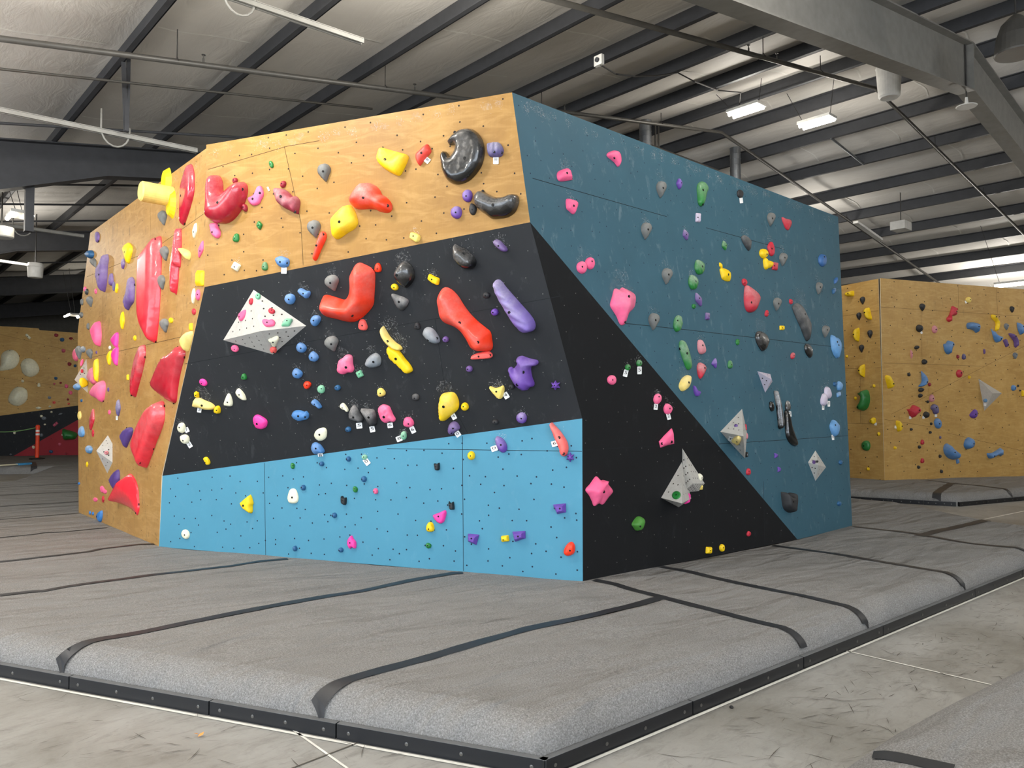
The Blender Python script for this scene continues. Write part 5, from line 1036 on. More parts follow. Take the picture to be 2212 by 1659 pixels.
E('L', 'b', '380,1340 430,1370 430,1480 400,1595 340,1560 265,1530 250,1480 290,1400', 'pk', .16, 'big pale pink dome low on the left face', ch=.5, b=[(398, 1590)], res=13)
VOL('Y', 'L', 'b', [(202, 1080), (222, 1300), (218, 1487), (150, 1290)], (60, 1330), .17, 'grey pyramid volume jutting past the left edge', 2)
E('Y0', 'b', 'ov 148 1125 36 84 15', 'pk', .02, 'pink chip at the top of the edge pyramid', b=0); E('Y0', 'b', 'bx 150 1226 30 40', 'rd', .02, 'red chip in the middle of the edge pyramid', b=0); E('Y1', 'b', 'eg 165 1360 96 118 -30', 'ye', .03, 'yellow oval on the edge pyramid', b=0); E('L', 'b', 'ov 92 1412 84 82', 'lb', .10, 'chalky blue knob under the edge pyramid', ch=.8, b=0)
E('L', 'b', '895,910 915,980 905,1080 870,1200 790,1400 740,1520 715,1500 708,1330 740,1200 790,1050 850,950', 'lf1', .13, 'slim red blade volume below the big plate', pr='flat', b=[(905, 1065), (728, 1545)], ch=.7, res=15, nm='climbing_volume', cat='climbing volume')
E('L', 'b', '1310,930 1385,980 1380,1060 1350,1150 1310,1300 1285,1450 1265,1590 1220,1600 1130,1550 1050,1470 1025,1370 1060,1250 1150,1110 1250,990', 'sail', .22, 'dark red sail volume at the corner of the left face', b=[(1372, 1052), (1240, 1620), (1285, 950)], res=17, ch=.2, nm='climbing_volume', cat='climbing volume', sk=[(1050, 1380), (1200, 1060)])
E('L', 'b', 'bx 697 1300 30 68', 'ye', .04, 'small yellow chip left of the red blade', b=0); E('L', 'b', 'ov 463 1446 26 54', 'mv', .02, 'tiny purple chip right of the pale pink dome', b=0)
E('L', 'c', '1020,30 1060,60 1072,160 1050,290 950,470 870,620 800,750 770,770 735,710 680,620 655,530 690,400 780,240 880,110 950,65', 're', .24, 'big coral red bean volume low on the left face', pr='flat', b=[(1052, 80), (935, 530), (800, 750)], res=18, ch=.45, nm='climbing_volume', cat='climbing volume')
E('L', 'c', '655,850 720,900 765,1000 780,1130 785,1240 760,1310 730,1280 640,1220 490,1165 490,1100 530,1020 600,910', 're', .26, 'coral red wedge volume lowest on the left face', b=[(775, 1190), (735, 1300)], res=17, sk=[(500, 1140), (620, 960)], pr='mid', nm='climbing_volume', cat='climbing volume')
tint('plum', (84, 60, 128), .55)
E('L', 'c', '570,430 610,355 680,325 715,350 700,420 660,500 630,555 600,510', 'plum', .10, 'plum hold tucked left of the red bean', b=[(640, 325)]); E('L', 'c', '500,830 550,800 565,850 560,930 515,1025 470,980 445,920 460,880', 'plum', .10, 'plum hold tucked left of the red wedge', b=0)
VOL('Z', 'L', 'c', [(430, 415), (482, 510), (482, 720), (425, 842)], (300, 590), .16, 'grey chalked volume at the lower left of the left face', 2)
E('Z1', 'c', 'ov 415 612 50 46', 'blush', .03, 'pale pink ball on the lower grey volume'); E('L', 'c', 'mt 222 575 76 86', 'lb', .08, 'chalk covered blue knob left of the lower grey volume', ch=1.0, b=0)
E('L', 'c', 'lf 252 240 70 244 8', 'lf1', .06, 'crimson leaf hold low near the left edge', ch=.6, b=0); E('L', 'c', 'lf 263 392 36 86', 'rd', .04, 'small crimson chip at the tip of the crimson leaf', b=0); E('L', 'c', 'lf 545 108 70 184', 'stripe', .07, 'purple hold white with chalk left of the red bean', ch=1.0, b=0); TG('L', 'c', 536, 222, 22, 46, 0, '', 'tiny tag under the chalked purple hold')
E('L', 'c', 'ov 448 158 30 52', 'pk', .03, 'tiny pink chip left of the chalked purple hold', b=0); E('L', 'c', 'ov 113 195 44 100', 'horn', .06, 'pale yellow knob on the lower left edge', b=0); E('L', 'c', 'eg 136 375 70 122', 'lb', .07, 'blue and white chalked knob on the lower left edge', ch=1.0, b=0); E('L', 'c', 'lf 197 742 32 62', 'ye', .03, 'tiny yellow chip below the chalk covered blue knob', b=0)
E('L', 'c', 'ov 107 955 24 30', 'bl', .03, 'tiny blue dot on the left edge near the mat', b=0); E('L', 'c', 'eg 370 1020 48 80 -20', 'pk', .04, 'small pink chip, upper of the trio near the mat', b=0); E('L', 'c', 'mt 400 1047 42 46', 'pk', .03, 'small pink chip attached to the upper one', b=0); E('L', 'c', 'mt 293 1136 46 46', 'pk', .03, 'small pink chip, left of the low red one', b=0); E('L', 'c', 'lf 377 1132 40 76', 'rd', .04, 'small red chip left of the red wedge', b=0)
E('L', 'c', 'ov 230 1283 24 42', 'bl', .03, 'small blue peg, left of two near the mat', b=0); E('L', 'c', 'ov 263 1293 24 42', 'bl', .03, 'small blue peg, right of two near the mat', b=0); E('L', 'c', '370,1258 372,1330 350,1385 315,1360 298,1325 320,1285', 'bl', .08, 'blue shell hold at the foot of the left face', b=[(305, 1330)]); E('L', 'c', 'ov 135 28 26 36', 'db', .03, 'tiny dark blue chip on the edge below the pyramid', b=0)
# ---- background walls (small in the picture)
BG = 'holds on the right background wall'
def bgx(fac, crop, rows):
    for col, sh, H, lab in rows: E(fac, crop, sh, col, H, lab, b=0 if H < .05 else 1, res=6, g=BG if fac in 'CD' else 'holds on the left background wall', ch=.45 if col in ('blush', 'stripe', 'jug') else .1)
tint('jug', (74, 128, 186), .45)
bgx('C', 'B', [('ye', '143,285 165,270 235,258 243,285 235,320 145,322', .12, 'yellow ledge hold top left of the right background wall'), ('dk', 'dr 340 372 64 92', .08, 'charcoal drop beside the top yellow ledge'), ('ye', '355,490 400,452 415,460 450,580 430,595 385,575', .12, 'tall yellow hold with a charcoal drop to its left'),
               ('dk', 'dr 298 555 60 92', .08, 'charcoal drop left of the tall yellow hold'), ('ye', '298,692 302,838 260,830 225,770 240,715', .12, 'yellow half moon, upper of two on the left panel'), ('dk', 'dr 426 762 64 100', .08, 'charcoal drop right of the upper yellow half moon'),
               ('dk', 'dr 328 928 62 92', .08, 'charcoal drop below the upper yellow half moon'), ('ye', 'ov 157 1020 30 32', .04, 'tiny yellow dot beside the blue wall edge'), ('ye', '365,1115 366,1255 330,1245 288,1200 300,1145', .12, 'yellow half moon, lower of two on the left panel'), ('ye', 'mt 473 1360 34 36', .04, 'tiny yellow dot above the green crescent')])
bgx('C', 'C', [('gn', '285,160 350,120 400,125 425,190 425,260 395,330 340,362 285,350 275,310 320,250 330,190 300,200', .18, 'big green crescent volume on the left panel'), ('ye', 'mt 258 217 32 40', .04, 'tiny yellow dot left of the green crescent'), ('ye', '420,470 455,440 490,450 495,490 470,515 425,500', .08, 'yellow knob with a tag below the green crescent'),
               ('ye', 'mt 529 630 36 40', .04, 'tiny yellow dot above right of the green disc'), ('gn', 'hx 380 767 104 116', .06, 'flat green disc low on the left panel'), ('ye', 'mt 405 1035 38 36', .04, 'tiny yellow dot near the mat below the green disc')])
bgx('D', 'B', [('ye', '598,1255 640,1240 705,1335 705,1370 645,1392 620,1330', .12, 'yellow wedge just right of the wall crease'), ('dk', 'dr 1033 450 70 92', .08, 'charcoal drop highest on the right panel'), ('dk', 'hx 1000 695 82 86', .08, 'charcoal knob with a small tag'), ('blush', 'ov 1175 706 68 92', .05, 'dusty pink disc right of the tagged charcoal knob'),
               ('rd', '1380,440 1410,440 1430,500 1420,545 1370,550 1360,615 1325,615 1312,580 1345,540 1365,490', .09, 'red lobed hold high on the right panel'), ('rd', 'ov 1435 472 24 30', .04, 'tiny red dot beside the red lobed hold'), ('py', 'hx 1568 365 66 68', .05, 'pale yellow knob with a tag near the top right'),
               ('ye', '1828,540 1860,540 1925,620 1920,680 1900,725 1885,700 1895,630 1840,580', .09, 'yellow boomerang hold at upper right'), ('dk', 'dr 2073 475 58 76', .07, 'charcoal drop at the upper right corner'), ('jug', '1548,640 1600,622 1670,630 1697,670 1675,745 1640,720 1600,705 1550,695', .12, 'blue crested jug at the upper right'),
               ('sg', 'dr 2008 675 60 80', .07, 'grey drop right of the yellow boomerang'), ('jug', '2128,628 2160,635 2212,660 2212,740 2180,768 2140,710', .10, 'blue hold cut by the right photo edge'), ('jug', '1830,700 1880,760 1960,790 1950,830 1910,858 1870,830', .11, 'blue horn hold under the yellow boomerang'),
               ('mv', '2030,760 2070,752 2120,790 2145,850 2135,918 2110,900 2095,840', .09, 'purple boomerang hold at the right'), ('mv', 'bx 2003 865 44 90 -25', .05, 'purple bar left of the purple boomerang'), ('jug', '1275,880 1310,870 1340,835 1390,850 1400,900 1370,930 1360,990 1320,990 1290,950', .12, 'blue heart hold in the middle of the right panel'),
               ('dk', 'ov 968 916 62 44 -20', .05, 'charcoal oval left of the blue heart'), ('blush', 'lf 908 993 36 110', .05, 'dusty pink sliver below the charcoal oval'), ('mr', 'mt 1445 1022 38 44', .04, 'maroon chip below right of the blue heart'), ('stripe', 'eg 1515 1022 50 68', .05, 'purple chalked egg beside the maroon chip'), ('mv', 'ov 1752 962 28 60', .04, 'small purple oval right of the chalked egg'),
               ('dk', 'ov 1057 1083 68 62', .06, 'charcoal ball above the blue wave hold'), ('sg', 'dr 2110 1012 60 78', .07, 'grey drop far right below the purple boomerang'), ('dk', 'lf 877 1230 60 44 50', .05, 'charcoal leaf left of the blue wave hold'), ('jug', '1025,1190 1060,1230 1095,1300 1060,1360 985,1368 1030,1310', .10, 'blue wave hold standing on the panel'),
               ('mr', 'ov 1117 1345 38 44', .04, 'maroon dot at the foot of the blue wave'), ('dk', 'ov 1018 1408 70 52 -10', .06, 'charcoal oval directly under the blue wave'), ('rd', 'hx 1462 1220 74 90', .06, 'rosy red disc above the diagonal joint'), ('ye', 'mt 1578 1260 32 34', .04, 'tiny yellow dot right of the rosy red disc'), ('jug', 'ov 2092 1385 62 68', .06, 'blue ball near the right edge')])
bgx('D', 'C', [('dk', 'ov 2144 72 26 28', .04, 'tiny dark dot right of the blue ball'), ('dk', 'mt 2168 127 24 20', .04, 'tiny dark dot below the blue ball'), ('ye', 'bx 2203 160 40 70', .06, 'yellow hold cut by the right edge below the blue ball'),
               ('dk', 'ov 1010 186 56 46 -25', .06, 'second charcoal oval under the blue wave'), ('blush', 'eg 1142 215 64 88', .05, 'dusty pink egg below the blue wave'), ('dk', 'ov 1096 257 36 32', .04, 'small black dot left of the dusty pink egg'), ('stripe', '1125,330 1150,290 1195,290 1222,340 1215,395 1170,398 1150,360', .08, 'purple swirled jug with a tag'),
               ('rd', '850,345 890,340 930,295 980,310 1012,350 1000,385 960,410 925,442 885,410 870,370', .13, 'large red chalked lump with a tag'), ('dk', 'eg 1080 405 76 72 35', .08, 'black tilted egg with a tag right of the red lump'), ('jug', 'ov 1213 508 90 124 -15', .06, 'flat blue oval below the purple swirled jug'), ('dk', 'ov 1136 513 32 34', .04, 'black dot left of the flat blue oval'),
               ('dk', 'ov 1125 612 36 32', .04, 'black dot below the flat blue oval'), ('dk', 'ov 904 577 36 32', .04, 'black dot right of the yellow bean'), ('ye', '725,480 770,482 803,530 795,580 762,604 735,560', .10, 'yellow bean with a tag left on the right panel'), ('stripe', 'ov 1242 670 26 34', .04, 'mauve dot above the big blue whale'),
               ('jug', '1275,800 1290,755 1325,740 1360,775 1420,820 1475,862 1460,905 1420,930 1340,910 1290,860', .16, 'big blue whale volume low on the right panel'), ('jug', 'bx 1442 948 34 52 -15', .05, 'blue stub under the blue whale'), ('jug', '1513,740 1540,690 1590,668 1635,700 1640,760 1600,800 1545,805 1515,775', .13, 'blue ribbed dome right of the blue whale'),
               ('jug', '1780,855 1840,850 1910,815 1955,795 1955,890 1935,880 1900,880 1820,918 1790,895', .10, 'blue fish shaped hold at lower right'), ('pu', '1578,408 1640,345 1670,365 1660,440 1610,445', .07, 'purple cup with a white inside'), ('rd', 'eg 1033 725 46 58', .05, 'upper red egg of the red pair'), ('rd', 'eg 1033 940 46 58', .05, 'lower red egg of the red pair'),
               ('dk', 'mt 1000 782 38 36', .04, 'black dot under the upper red egg'), ('dk', 'mt 990 1015 38 38', .04, 'black dot under the lower red egg'), ('dk', 'mt 1239 888 36 36', .04, 'black dot left of the blue whale belly'), ('dk', 'mt 1255 1064 38 40', .04, 'lowest black dot near the mat'), ('ye', 'mt 717 790 36 36', .04, 'tiny yellow dot low right of the crease')])
VOL('N', 'D', 'C', [(1683, -10), (1955, 158), (1752, 362)], (1848, 158), .22, 'grey triangle volume on the right background wall', 0)
E('N2', 'C', 'ov 1765 242 44 42', 'lb', .03, 'pale blue ball on the background grey triangle', b=0, ch=.5)
for cx, cy, fac, lab in ((1020, 742, 'D', 'tag below the charcoal knob'), (1537, 388, 'D', 'tag beside the pale yellow knob')): TG(fac, 'B', cx, cy, 24, 30, -20, '', 'tiny white ' + lab + ' in the background')
for cx, cy, fac, lab in ((493, 515, 'C', 'under the background yellow knob'), (722, 550, 'D', 'beside the yellow bean'), (890, 440, 'D', 'under the large red lump'), (1045, 437, 'D', 'under the black tilted egg'), (1188, 418, 'D', 'under the purple swirled jug'), (1762, 290, 'N2', 'on the background grey triangle')): TG(fac, 'C', cx, cy, 28, 32, 5, '', 'tiny white tag ' + lab)
LBH = [('cm', '0,500 10,400 60,355 130,350 185,400 188,470 140,530 60,552 -20,552', .22, 'left of the three large cream dishes', [(95, 352), (190, 415), (90, 545)]), ('cm', '203,500 230,450 290,432 350,460 388,520 385,570 340,610 280,615 225,580', .22, 'right of the three large cream dishes', [(250, 437), (195, 497), (213, 575), (252, 608), (392, 552)]), ('cm', '78,850 100,780 150,725 210,718 265,750 275,820 250,870 190,905 120,895', .22, 'lowest of the three large cream dishes', [(170, 713), (262, 743), (270, 847), (82, 885), (180, 905)])]
for col, sh, H, lab, bb in LBH: E('H', 'D', sh, col, H, lab + ' on the background wall', res=12, b=bb, pr='mid', nm='climbing_volume', cat='climbing volume', g='cream dishes on the left background wall')
bgx('H', 'D', [('cm', 'bx 280 216 26 64 -45', .06, 'slim cream bar high on the left background wall'), ('mr', 'mt 560 203 44 34', .08, 'maroon knob at the top of the left background wall'), ('db', 'hx 618 248 46 38', .08, 'dark blue knob at the top of the left background wall'), ('mr', 'ov 706 235 40 26', .08, 'maroon knob right of the dark blue one'), ('rose', 'mt 632 357 42 36', .08, 'pink knob with a long shadow'),
               ('mr', 'mt 692 490 42 36', .08, 'maroon knob near the wood edge'), ('db', 'ov 748 508 32 30', .08, 'dark blue knob near the wood edge'), ('db', 'mt 556 632 36 30', .06, 'blue knob in the middle of the left background'), ('rose', 'ov 541 687 22 20', .05, 'tiny pink dot in the middle of the left background'), ('mr', 'ov 604 678 26 22', .05, 'tiny maroon dot in the middle of the left background'),
               ('pk', 'mt 662 710 38 38', .06, 'small pink chip, upper of two'), ('pk', 'mt 702 775 38 38', .06, 'small pink chip, lower of two'), ('cm', 'mt 227 660 30 28', .06, 'tiny cream chip between the cream dishes'), ('cm', 'eg 388 698 34 42', .06, 'small cream egg right of the cream dishes'), ('sg', 'mt 492 825 36 28', .06, 'grey chip above the black zone'), ('sa', 'ov 538 873 34 28', .06, 'salmon chip above the black zone'),
               ('mr', 'mt 676 843 24 22', .05, 'tiny maroon dot above the black zone'), ('sa', 'ov 684 886 28 18', .05, 'tiny salmon dot on the colour edge'), ('cm', 'lf 384 927 34 62 90', .06, 'cream leaf lying on the colour edge'), ('cm', 'ov 497 913 26 20', .05, 'tiny cream dot on the colour edge'), ('cm', 'ov 512 968 24 20', .05, 'tiny cream dot on the black zone'), ('sg', 'lf 602 988 26 46 70', .06, 'grey leaf on the black zone'),
               ('cm', 'ov 413 1010 32 28', .06, 'cream knob touching the grey lump'), ('sg', 'mt 437 1030 50 36', .07, 'grey lump on the black zone'), ('cm', 'ov 447 1092 24 18', .05, 'small white dot above the orange post'), ('rose', 'bx 552 1090 54 28 -40', .06, 'pink bar on the black zone'), ('cm', 'mt 145 1172 28 34', .06, 'cream chip below the strap'), ('sg', 'ov 413 1198 36 34', .06, 'grey ball right of the orange post'),
               ('gn', '622,1138 660,1145 740,1165 772,1190 750,1235 690,1245 630,1240', .25, 'big dark green wedge volume on the red zone'), ('cm', 'ov 620 1195 18 22', .05, 'tiny white dot beside the green wedge'), ('rose', 'mt 594 1288 36 30', .06, 'dull pink chip on the red zone'), ('cm', 'mt 334 1318 34 28', .06, 'cream chip left of the orange post'), ('db', 'mt 508 1362 42 30', .07, 'blue chip low on the red zone'), ('mr', 'ov 658 1382 26 18', .05, 'tiny maroon dot low on the red zone'), ('sg', 'ov 107 1390 26 16', .05, 'grey dot at the foot of the black zone')])
# ------------------------------------------------------------------ climbing panels
def clip_ok(q, poly, dmin): return inside(q, poly)[0] and edge_dist(q, poly)[0] > dmin
def panel(name, fac, corners, parent, mats, seams=(), hole=.17, hr=.0085, hcol=1, thick=.02, edge=True, jit=.35, lab=None):
    """board with bolt holes, plywood joints, chalk flecks and dust in one mesh; UV in metres"""
    poly = np.array([fac.flat(p) for p in corners]); m = MB(); n = len(poly)
    area = sum(poly[i][0] * poly[(i + 1) % n][1] - poly[(i + 1) % n][0] * poly[i][1] for i in range(n))
    if area < 0: poly = poly[::-1]
    W = lambda q, h=0.0: fac.world(q, h)
    m.add([W(q) for q in poly], [tuple(range(n))], 0)
    m.add([W(q) for q in poly] + [W(q, -thick) for q in poly], [(i, i + n, (i + 1) % n + n, (i + 1) % n) for i in range(n)], 3 if edge else 0)
    lo, hi = poly.min(0), poly.max(0); row = 0; y = lo[1] + hole * .4
    while y < hi[1]:
        x = lo[0] + (hole * .5 if row % 2 else 0)
        while x < hi[0]:
            q = np.array([x, y]) + rng.uniform(-jit, jit, 2) * hole
            if clip_ok(q, poly, .03): m.add([W(q + hr * np.array([math.cos(t), math.sin(t)]), .0012) for t in np.arange(0, 6.28, math.pi / 4)], [tuple(range(8))], hcol)
            x += hole
        y += hole * .86; row += 1
    for a, b in seams:
        a = np.array(fac.px(*a)); b = np.array(fac.px(*b)); d = unit(b - a); s = np.array([-d[1], d[0]]) * .0022
        m.add([W(a + s, .0008), W(b + s, .0008), W(b - s, .0008), W(a - s, .0008)], [(0, 1, 2, 3)], 2)
    for q, r, amt in fac.chalk:                                            # chalk knocked off around the used holds
        for k in range(int(30 * amt)):
            a = rng.uniform(0, 6.28); p = q + np.array([math.cos(a), math.sin(a)]) * r * abs(rng.normal(.75, .4)) + np.array([0, r * .25]); s = rng.uniform(.0008, .0030)
            if clip_ok(p, poly, .01): m.add([W(p + s * rng.uniform(.5, 1.3) * np.array([math.cos(t), math.sin(t)]), .0016) for t in (0, 1.3, 2.6, 4.0, 5.2)], [(0, 1, 2, 3, 4)], 4)
        pts = [q + np.array([0, r * .3]) + r * .8 * rng.uniform(.6, 1.1) * np.array([math.cos(t), math.sin(t)]) for t in np.arange(0, 6.2, .5)]
        if all(clip_ok(p, poly, .005) for p in pts): m.add([W(p, .0010 + len(m.f) * 1e-7) for p in pts], [tuple(range(len(pts)))], 5)
    o = m.build(name, mats, fix=False)
    uvl = o.data.uv_layers.new(name='UVMap'); me = o.data; co = np.empty(len(me.vertices) * 3); me.vertices.foreach_get('co', co); co = co.reshape(-1, 3) - fac.A
    uv = np.stack([co @ fac.e1, co @ fac.e2], 1); li = np.empty(len(me.loops), int); me.loops.foreach_get('vertex_index', li); uvl.data.foreach_set('uv', uv[li].ravel())
    o['label'] = lab or name.replace('_', ' ')
    return keep(o, parent)
# ---- build the panels, then everything that is bolted to them
for f_, a_, b_ in ((FR, pT, pF), (FW, pS, pT), (FL, pN, pS)):               # worn top edges
    a2_, b2_ = f_.flat(a_), f_.flat(b_)
    for k in range(26 if f_ is not FR else 60):
        f_.chalk.append((a2_ + (b2_ - a2_) * rng.uniform(.02, .98) - np.array([0, rng.uniform(.06, .12)]), .05, .4))
wall = empty('climbing_wall', ((pA[0] + pC[0] + pE[0]) / 3, (pA[1] + pC[1] + pE[1]) / 3 + 2, 0))
tag(wall, 'faceted plywood climbing wall in wood, black, light and dark blue', 'climbing wall')
WD = [M['wood'], M['hole'], M['seam'], M['edge'], M['chalk'], M['dust']]
panel('wood_band', FW, [pS, pJ, pK, pT], wall, WD, [((614, 316), (650, 480)), ((650, 480), (655, 572)), ((450, 366), (620, 316)), ((620, 316), (690, 304))], .20, .0075, lab='wood coloured panel along the top of the front')
ML = list(WD); ML[0] = M['woodL']
panel('left_panel', FL, [pG, pA, pP, pJ, pS, pN, pM], wall, ML, [((186, 775), (395, 727)), ((188, 598), (330, 540)), ((330, 540), (440, 462)), ((221, 640), (222, 760)), ((324, 428), (326, 500))], .26, .006, lab='scuffed wood coloured left face')
panel('black_panel', FK, [pP, pJ, pK, pQ], wall, [M['black'], M['nut'], M['seamd'], M['black'], M['chalk'], M['dust']], [((400, 786), (1210, 640)), ((962, 845), (1010, 935)), ((940, 690), (962, 845))], .20, .0045, lab='black overhanging front panel')
panel('kick_panel', FB, [pA, pP, pQ, pC], wall, [M['kick'], M['bluehole'], M['seamd'], M['kick'], M['chalk'], M['dust']], [((571, 1000), (574, 1199)), ((999, 942), (1001, 1233)), ((836, 969), (1257, 975))], .155, .0075, lab='light blue upright kick panel')
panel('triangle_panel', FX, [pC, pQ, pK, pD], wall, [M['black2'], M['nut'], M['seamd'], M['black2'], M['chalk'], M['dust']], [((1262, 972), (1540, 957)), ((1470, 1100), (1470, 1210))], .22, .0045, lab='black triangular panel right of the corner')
panel('blue_panel', FR, [pK, pT, pF, pE, pD], wall, [M['blue'], M['bluehole'], M['seamd'], M['edge'], M['chalk'], M['dust']], [((1150, 385), (1440, 468)), ((1525, 492), (1695, 539)), ((1335, 697), (1480, 712)), ((1480, 712), (1826, 752)), ((1553, 959), (1700, 950)), ((1700, 950), (1832, 941)), ((1649, 1040), (1652, 1180))], .20, .0055, lab='dark blue right side panel')
m = MB(); ins = lambda p, c, k=.03: p + (c - p) * k
cen = (pN + pT + pF) / 3 + np.array([.5, 2, -2.0]); tb = np.array([9.95, 11.4, 3.9]); bb = np.array([9.75, 11.6, 0.0])
vs = [ins(p, cen) for p in (pN, pS, pT, pF)] + [tb] + [ins(pE, cen), bb, ins(pG, cen), ins(pM, cen)]
m.add(vs, [(0, 1, 2, 3, 4), (3, 5, 6, 4), (0, 4, 6, 7, 8)]); keep(m.build('wall_back', M['wallm']), wall)['label'] = 'unseen rear of the climbing wall'
bw = empty('climbing_wall', bC + np.array([0, 0, -MAT])); tag(bw, 'wood climbing wall with a crease in the right background', 'climbing wall')
WB = list(WD); WB[0] = M['woodB']
t0 = F1.hit(1897, 602); t1 = F1.hit(1820, 617); t2 = F2.hit(2212, 625); dn = lambda p: np.array([p[0], p[1], .0]); ext = lambda a, b, k: a + (b - a) * k
e1t, e1b = ext(t0, t1, 5), ext(bC, b1, 5.0); e2t, e2b = ext(t0, t2, 1.8), ext(bC, b2, 1.8)
panel('left_panel', F1, [dn(bC), dn(e1b), e1t, t0], bw, WB, [((1820, 683), (1898, 671)), ((1826, 797), (1903, 794)), ((1831, 914), (1911, 916)), ((1858, 815), (1859, 914))], .34, .012)
panel('right_panel', F2, [dn(bC), dn(e2b), e2t, t0], bw, WB, [((1902, 663), (2205, 683)), ((1908, 784), (2125, 791)), ((1925, 895), (2212, 748)), ((1911, 906), (2010, 922)), ((2070, 620), (2071, 672)), ((2152, 625), (2155, 678)), ((1989, 660), (1992, 780)), ((2006, 840), (2009, 910)), ((2045, 935), (2212, 975))], .34, .012)
m = MB(); m.add([dn(e1b), e1t, t0, dn(bC), e2t, dn(e2b), dn(e1b) + [5, 0, 0], e1t + [5, 0, 0], e2t + [0, 6, 0], dn(e2b) + [0, 6, 0]], [(0, 1, 7, 6), (4, 5, 9, 8), (6, 7, 8, 9), (1, 2, 4, 8, 7)]); keep(m.build('wall_back', M['wallm']), bw)['label'] = 'unseen rear of the background wall'
lw = empty('climbing_wall', dn(l1)); tag(lw, 'climbing wall in wood, black and red in the left background', 'climbing wall')
hp = lambda x, y: FH.hit(x, y)
a0, a1, a2, a3 = hp(-260, 690), hp(83, 709), hp(85, 713), hp(300, 729)
panel('wood_panel', FH, [a0, a1, a2, a3, hp(300, 860), hp(168, 876), hp(0, 898), hp(-260, 930)], lw, WB, [((0, 722), (168, 762)), ((0, 815), (168, 840))], .5, .012)
panel('black_panel', FH, [hp(-260, 930), hp(0, 898), hp(168, 876), hp(300, 860), hp(300, 862), hp(168, 907), hp(22, 989), hp(-40, 1020), dn(hp(-260, 985))], lw, [M['black'], M['nut'], M['seamd'], M['black'], M['chalk'], M['dust']], [], .5, .01)
panel('red_panel', FH, [hp(22, 989), hp(168, 907), hp(300, 862), dn(hp(300, 985)), hp(-40, 1020)], lw, [M['redp'], M['hole'], M['seamd'], M['redp'], M['chalk'], M['dust']], [], .5, .01)
m = MB(); q0, q1_ = dn(hp(-260, 985)), dn(hp(300, 985)); off = -FH.n * 3
m.add([q0, q1_, a3, a0, q0 + off, q1_ + off, a3 + off, a0 + off], [(0, 3, 7, 4), (1, 5, 6, 2), (4, 7, 6, 5), (3, 2, 6, 7)]); keep(m.build('wall_back', M['wallm']), lw)['label'] = 'unseen rear of the left background wall'

for v in VOLS: build_vol(v)
for h in HOLDS: build_hold(h)
for t in TAGS: build_tag(t)

# yellow cylinder peg on two plates, at the top of the left face
base = FL.hit(150 + 1222 / 5.53, 300 + 690 / 5.53); root = empty('climbing_hold', base)
tag(root, 'fat yellow cylinder peg sticking out of the left face', 'climbing hold')
m = MB(); ax = (FL.e1, FL.e2, FL.n); L = .30; m.lathe(base, [(.10, .0), (.10, L - .015), (.085, L)], 28, 0, ax); o = keep(m.build('peg', HM['horn'], smooth=False), root)
for s, rr, c in ((1, .17, (1180, 540)), (-1, .15, (1238, 780))):
    p = FL.hit(150 + c[0] / 5.53, 300 + c[1] / 5.53); m = MB(); n = 18; a0_ = 0
    pts = [FL.e1 * rr * .62 * math.cos(t) + FL.e2 * rr * math.sin(t) for t in np.linspace(0, 2 * math.pi, n, endpoint=False)]
    m.add([p + q for q in pts] + [p + q * .75 + FL.n * .05 for q in pts], [tuple(range(n, 2 * n))] + [(i, (i + 1) % n, n + (i + 1) % n, n + i) for i in range(n)])
    keep(m.build('plate', HM['ye'], smooth=False), root)
m = MB(); p = FL.hit(150 + 1190 / 5.53, 300 + 780 / 5.53); m.lathe(p, [(.022, 0), (.022, .24), (.015, .245)], 14, 0, ax); keep(m.build('side_peg', HM['ye'], smooth=False), root)

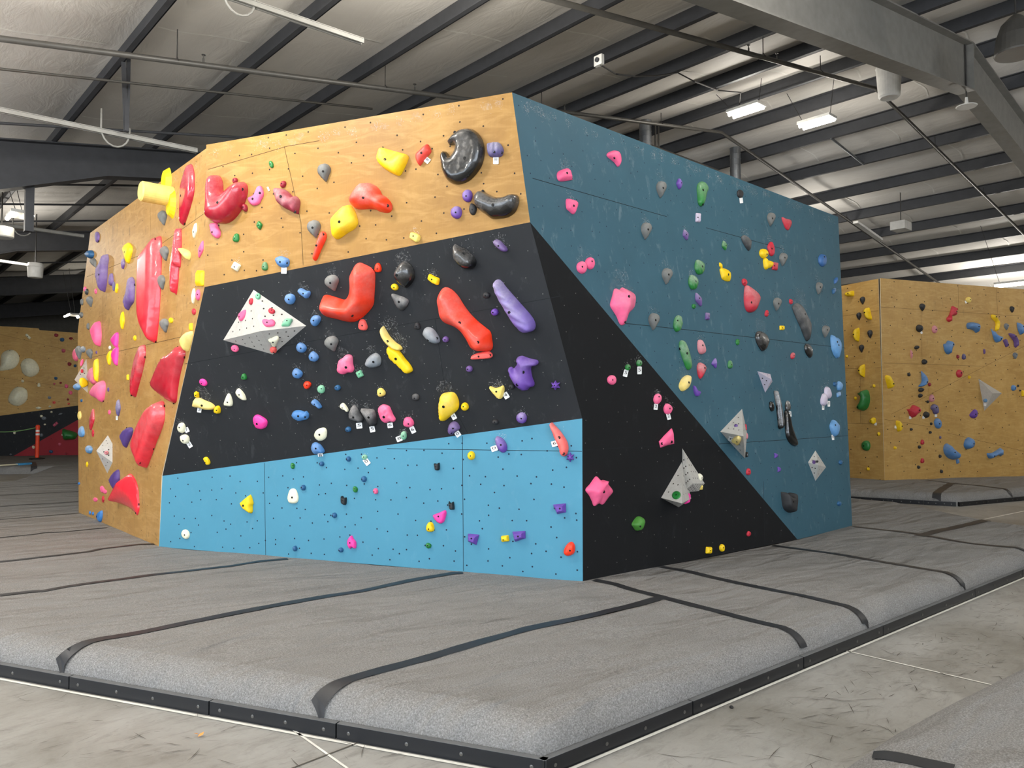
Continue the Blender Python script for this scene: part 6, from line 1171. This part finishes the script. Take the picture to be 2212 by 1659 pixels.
# orange barrier post with its strap, brush on the mat, leaf on the floor
p = onz(80, 992, MAT); root = empty('barrier_post', p); tag(root, 'orange barrier post with white bands at the far left', 'post')
sc = np.linalg.norm(p - O) / FPX
m = MB(); m.lathe(p, [(.20, 0), (.20, .03), (.06, .05)], 20); keep(m.build('base', M['rubber']), root)
m = MB(); m.lathe(p, [(.052, .04), (.052, .90), (.04, .93)], 18); keep(m.build('post', M['orange']), root)
for z in (.70, .80): m = MB(); m.lathe(p, [(.0535, z), (.0535, z + .055)], 18); keep(m.build('white_band', M['white']), root)
m = MB(); m.lathe(p, [(.06, .90), (.06, .97), (.03, 1.0)], 14); keep(m.build('strap_head', M['orange']), root)
m = MB(); s0 = p + np.array([0, 0, .93]); s1 = onz(-60, 925, MAT + .93); s1 = s0 + (ony(0, 926, s0[1]) - s0) * 1.6
pts = [s0 + (s1 - s0) * t + np.array([0, 0, -.10 * math.sin(math.pi * t)]) for t in np.linspace(0, 1, 12)]; m.tube(pts, .014, 6); tag(recenter(m.build('barrier_strap', M['strap'])), 'thin green strap running left from the orange post', 'strap')
a, b = onz(-20, 1007, MAT + .03), onz(38, 1003, MAT + .03); root = empty('floor_brush', a); tag(root, 'long handled brush with a blue head lying on the far left mat', 'brush')
m = MB(); m.tube([a, b], .018, 8); keep(m.build('handle', M['pole']), root); m = MB(); d = unit(b - a); m.bar(b, b + d * .35, .14, .05); keep(m.build('brush_head', M['brush']), root)
p = onz(427, 1591, .004); m = MB(); m.add([p + np.array(v) * .7 for v in ((0, 0, 0), (.02, .012, .012), (.045, .004, .02), (.03, -.016, .01), (.012, -.012, .003))], [(0, 1, 2, 3, 4)]); m.add([p + np.array([.01, .01, .004]), p + np.array([-.012, .022, .012]), p + np.array([.006, .03, .006])], [(0, 1, 2)]); tag(recenter(m.build('dry_leaf', M['leaf'])), 'small dry orange leaf on the concrete at lower left', 'leaf')
p = onz(1580, 1527, .006); m = MB(); m.lathe(p, [(.008, -.006), (.012, 0), (.006, .006)], 10); tag(recenter(m.build('pebble', M['board'])), 'tiny dark pebble on the concrete beside the right boards', 'pebble')
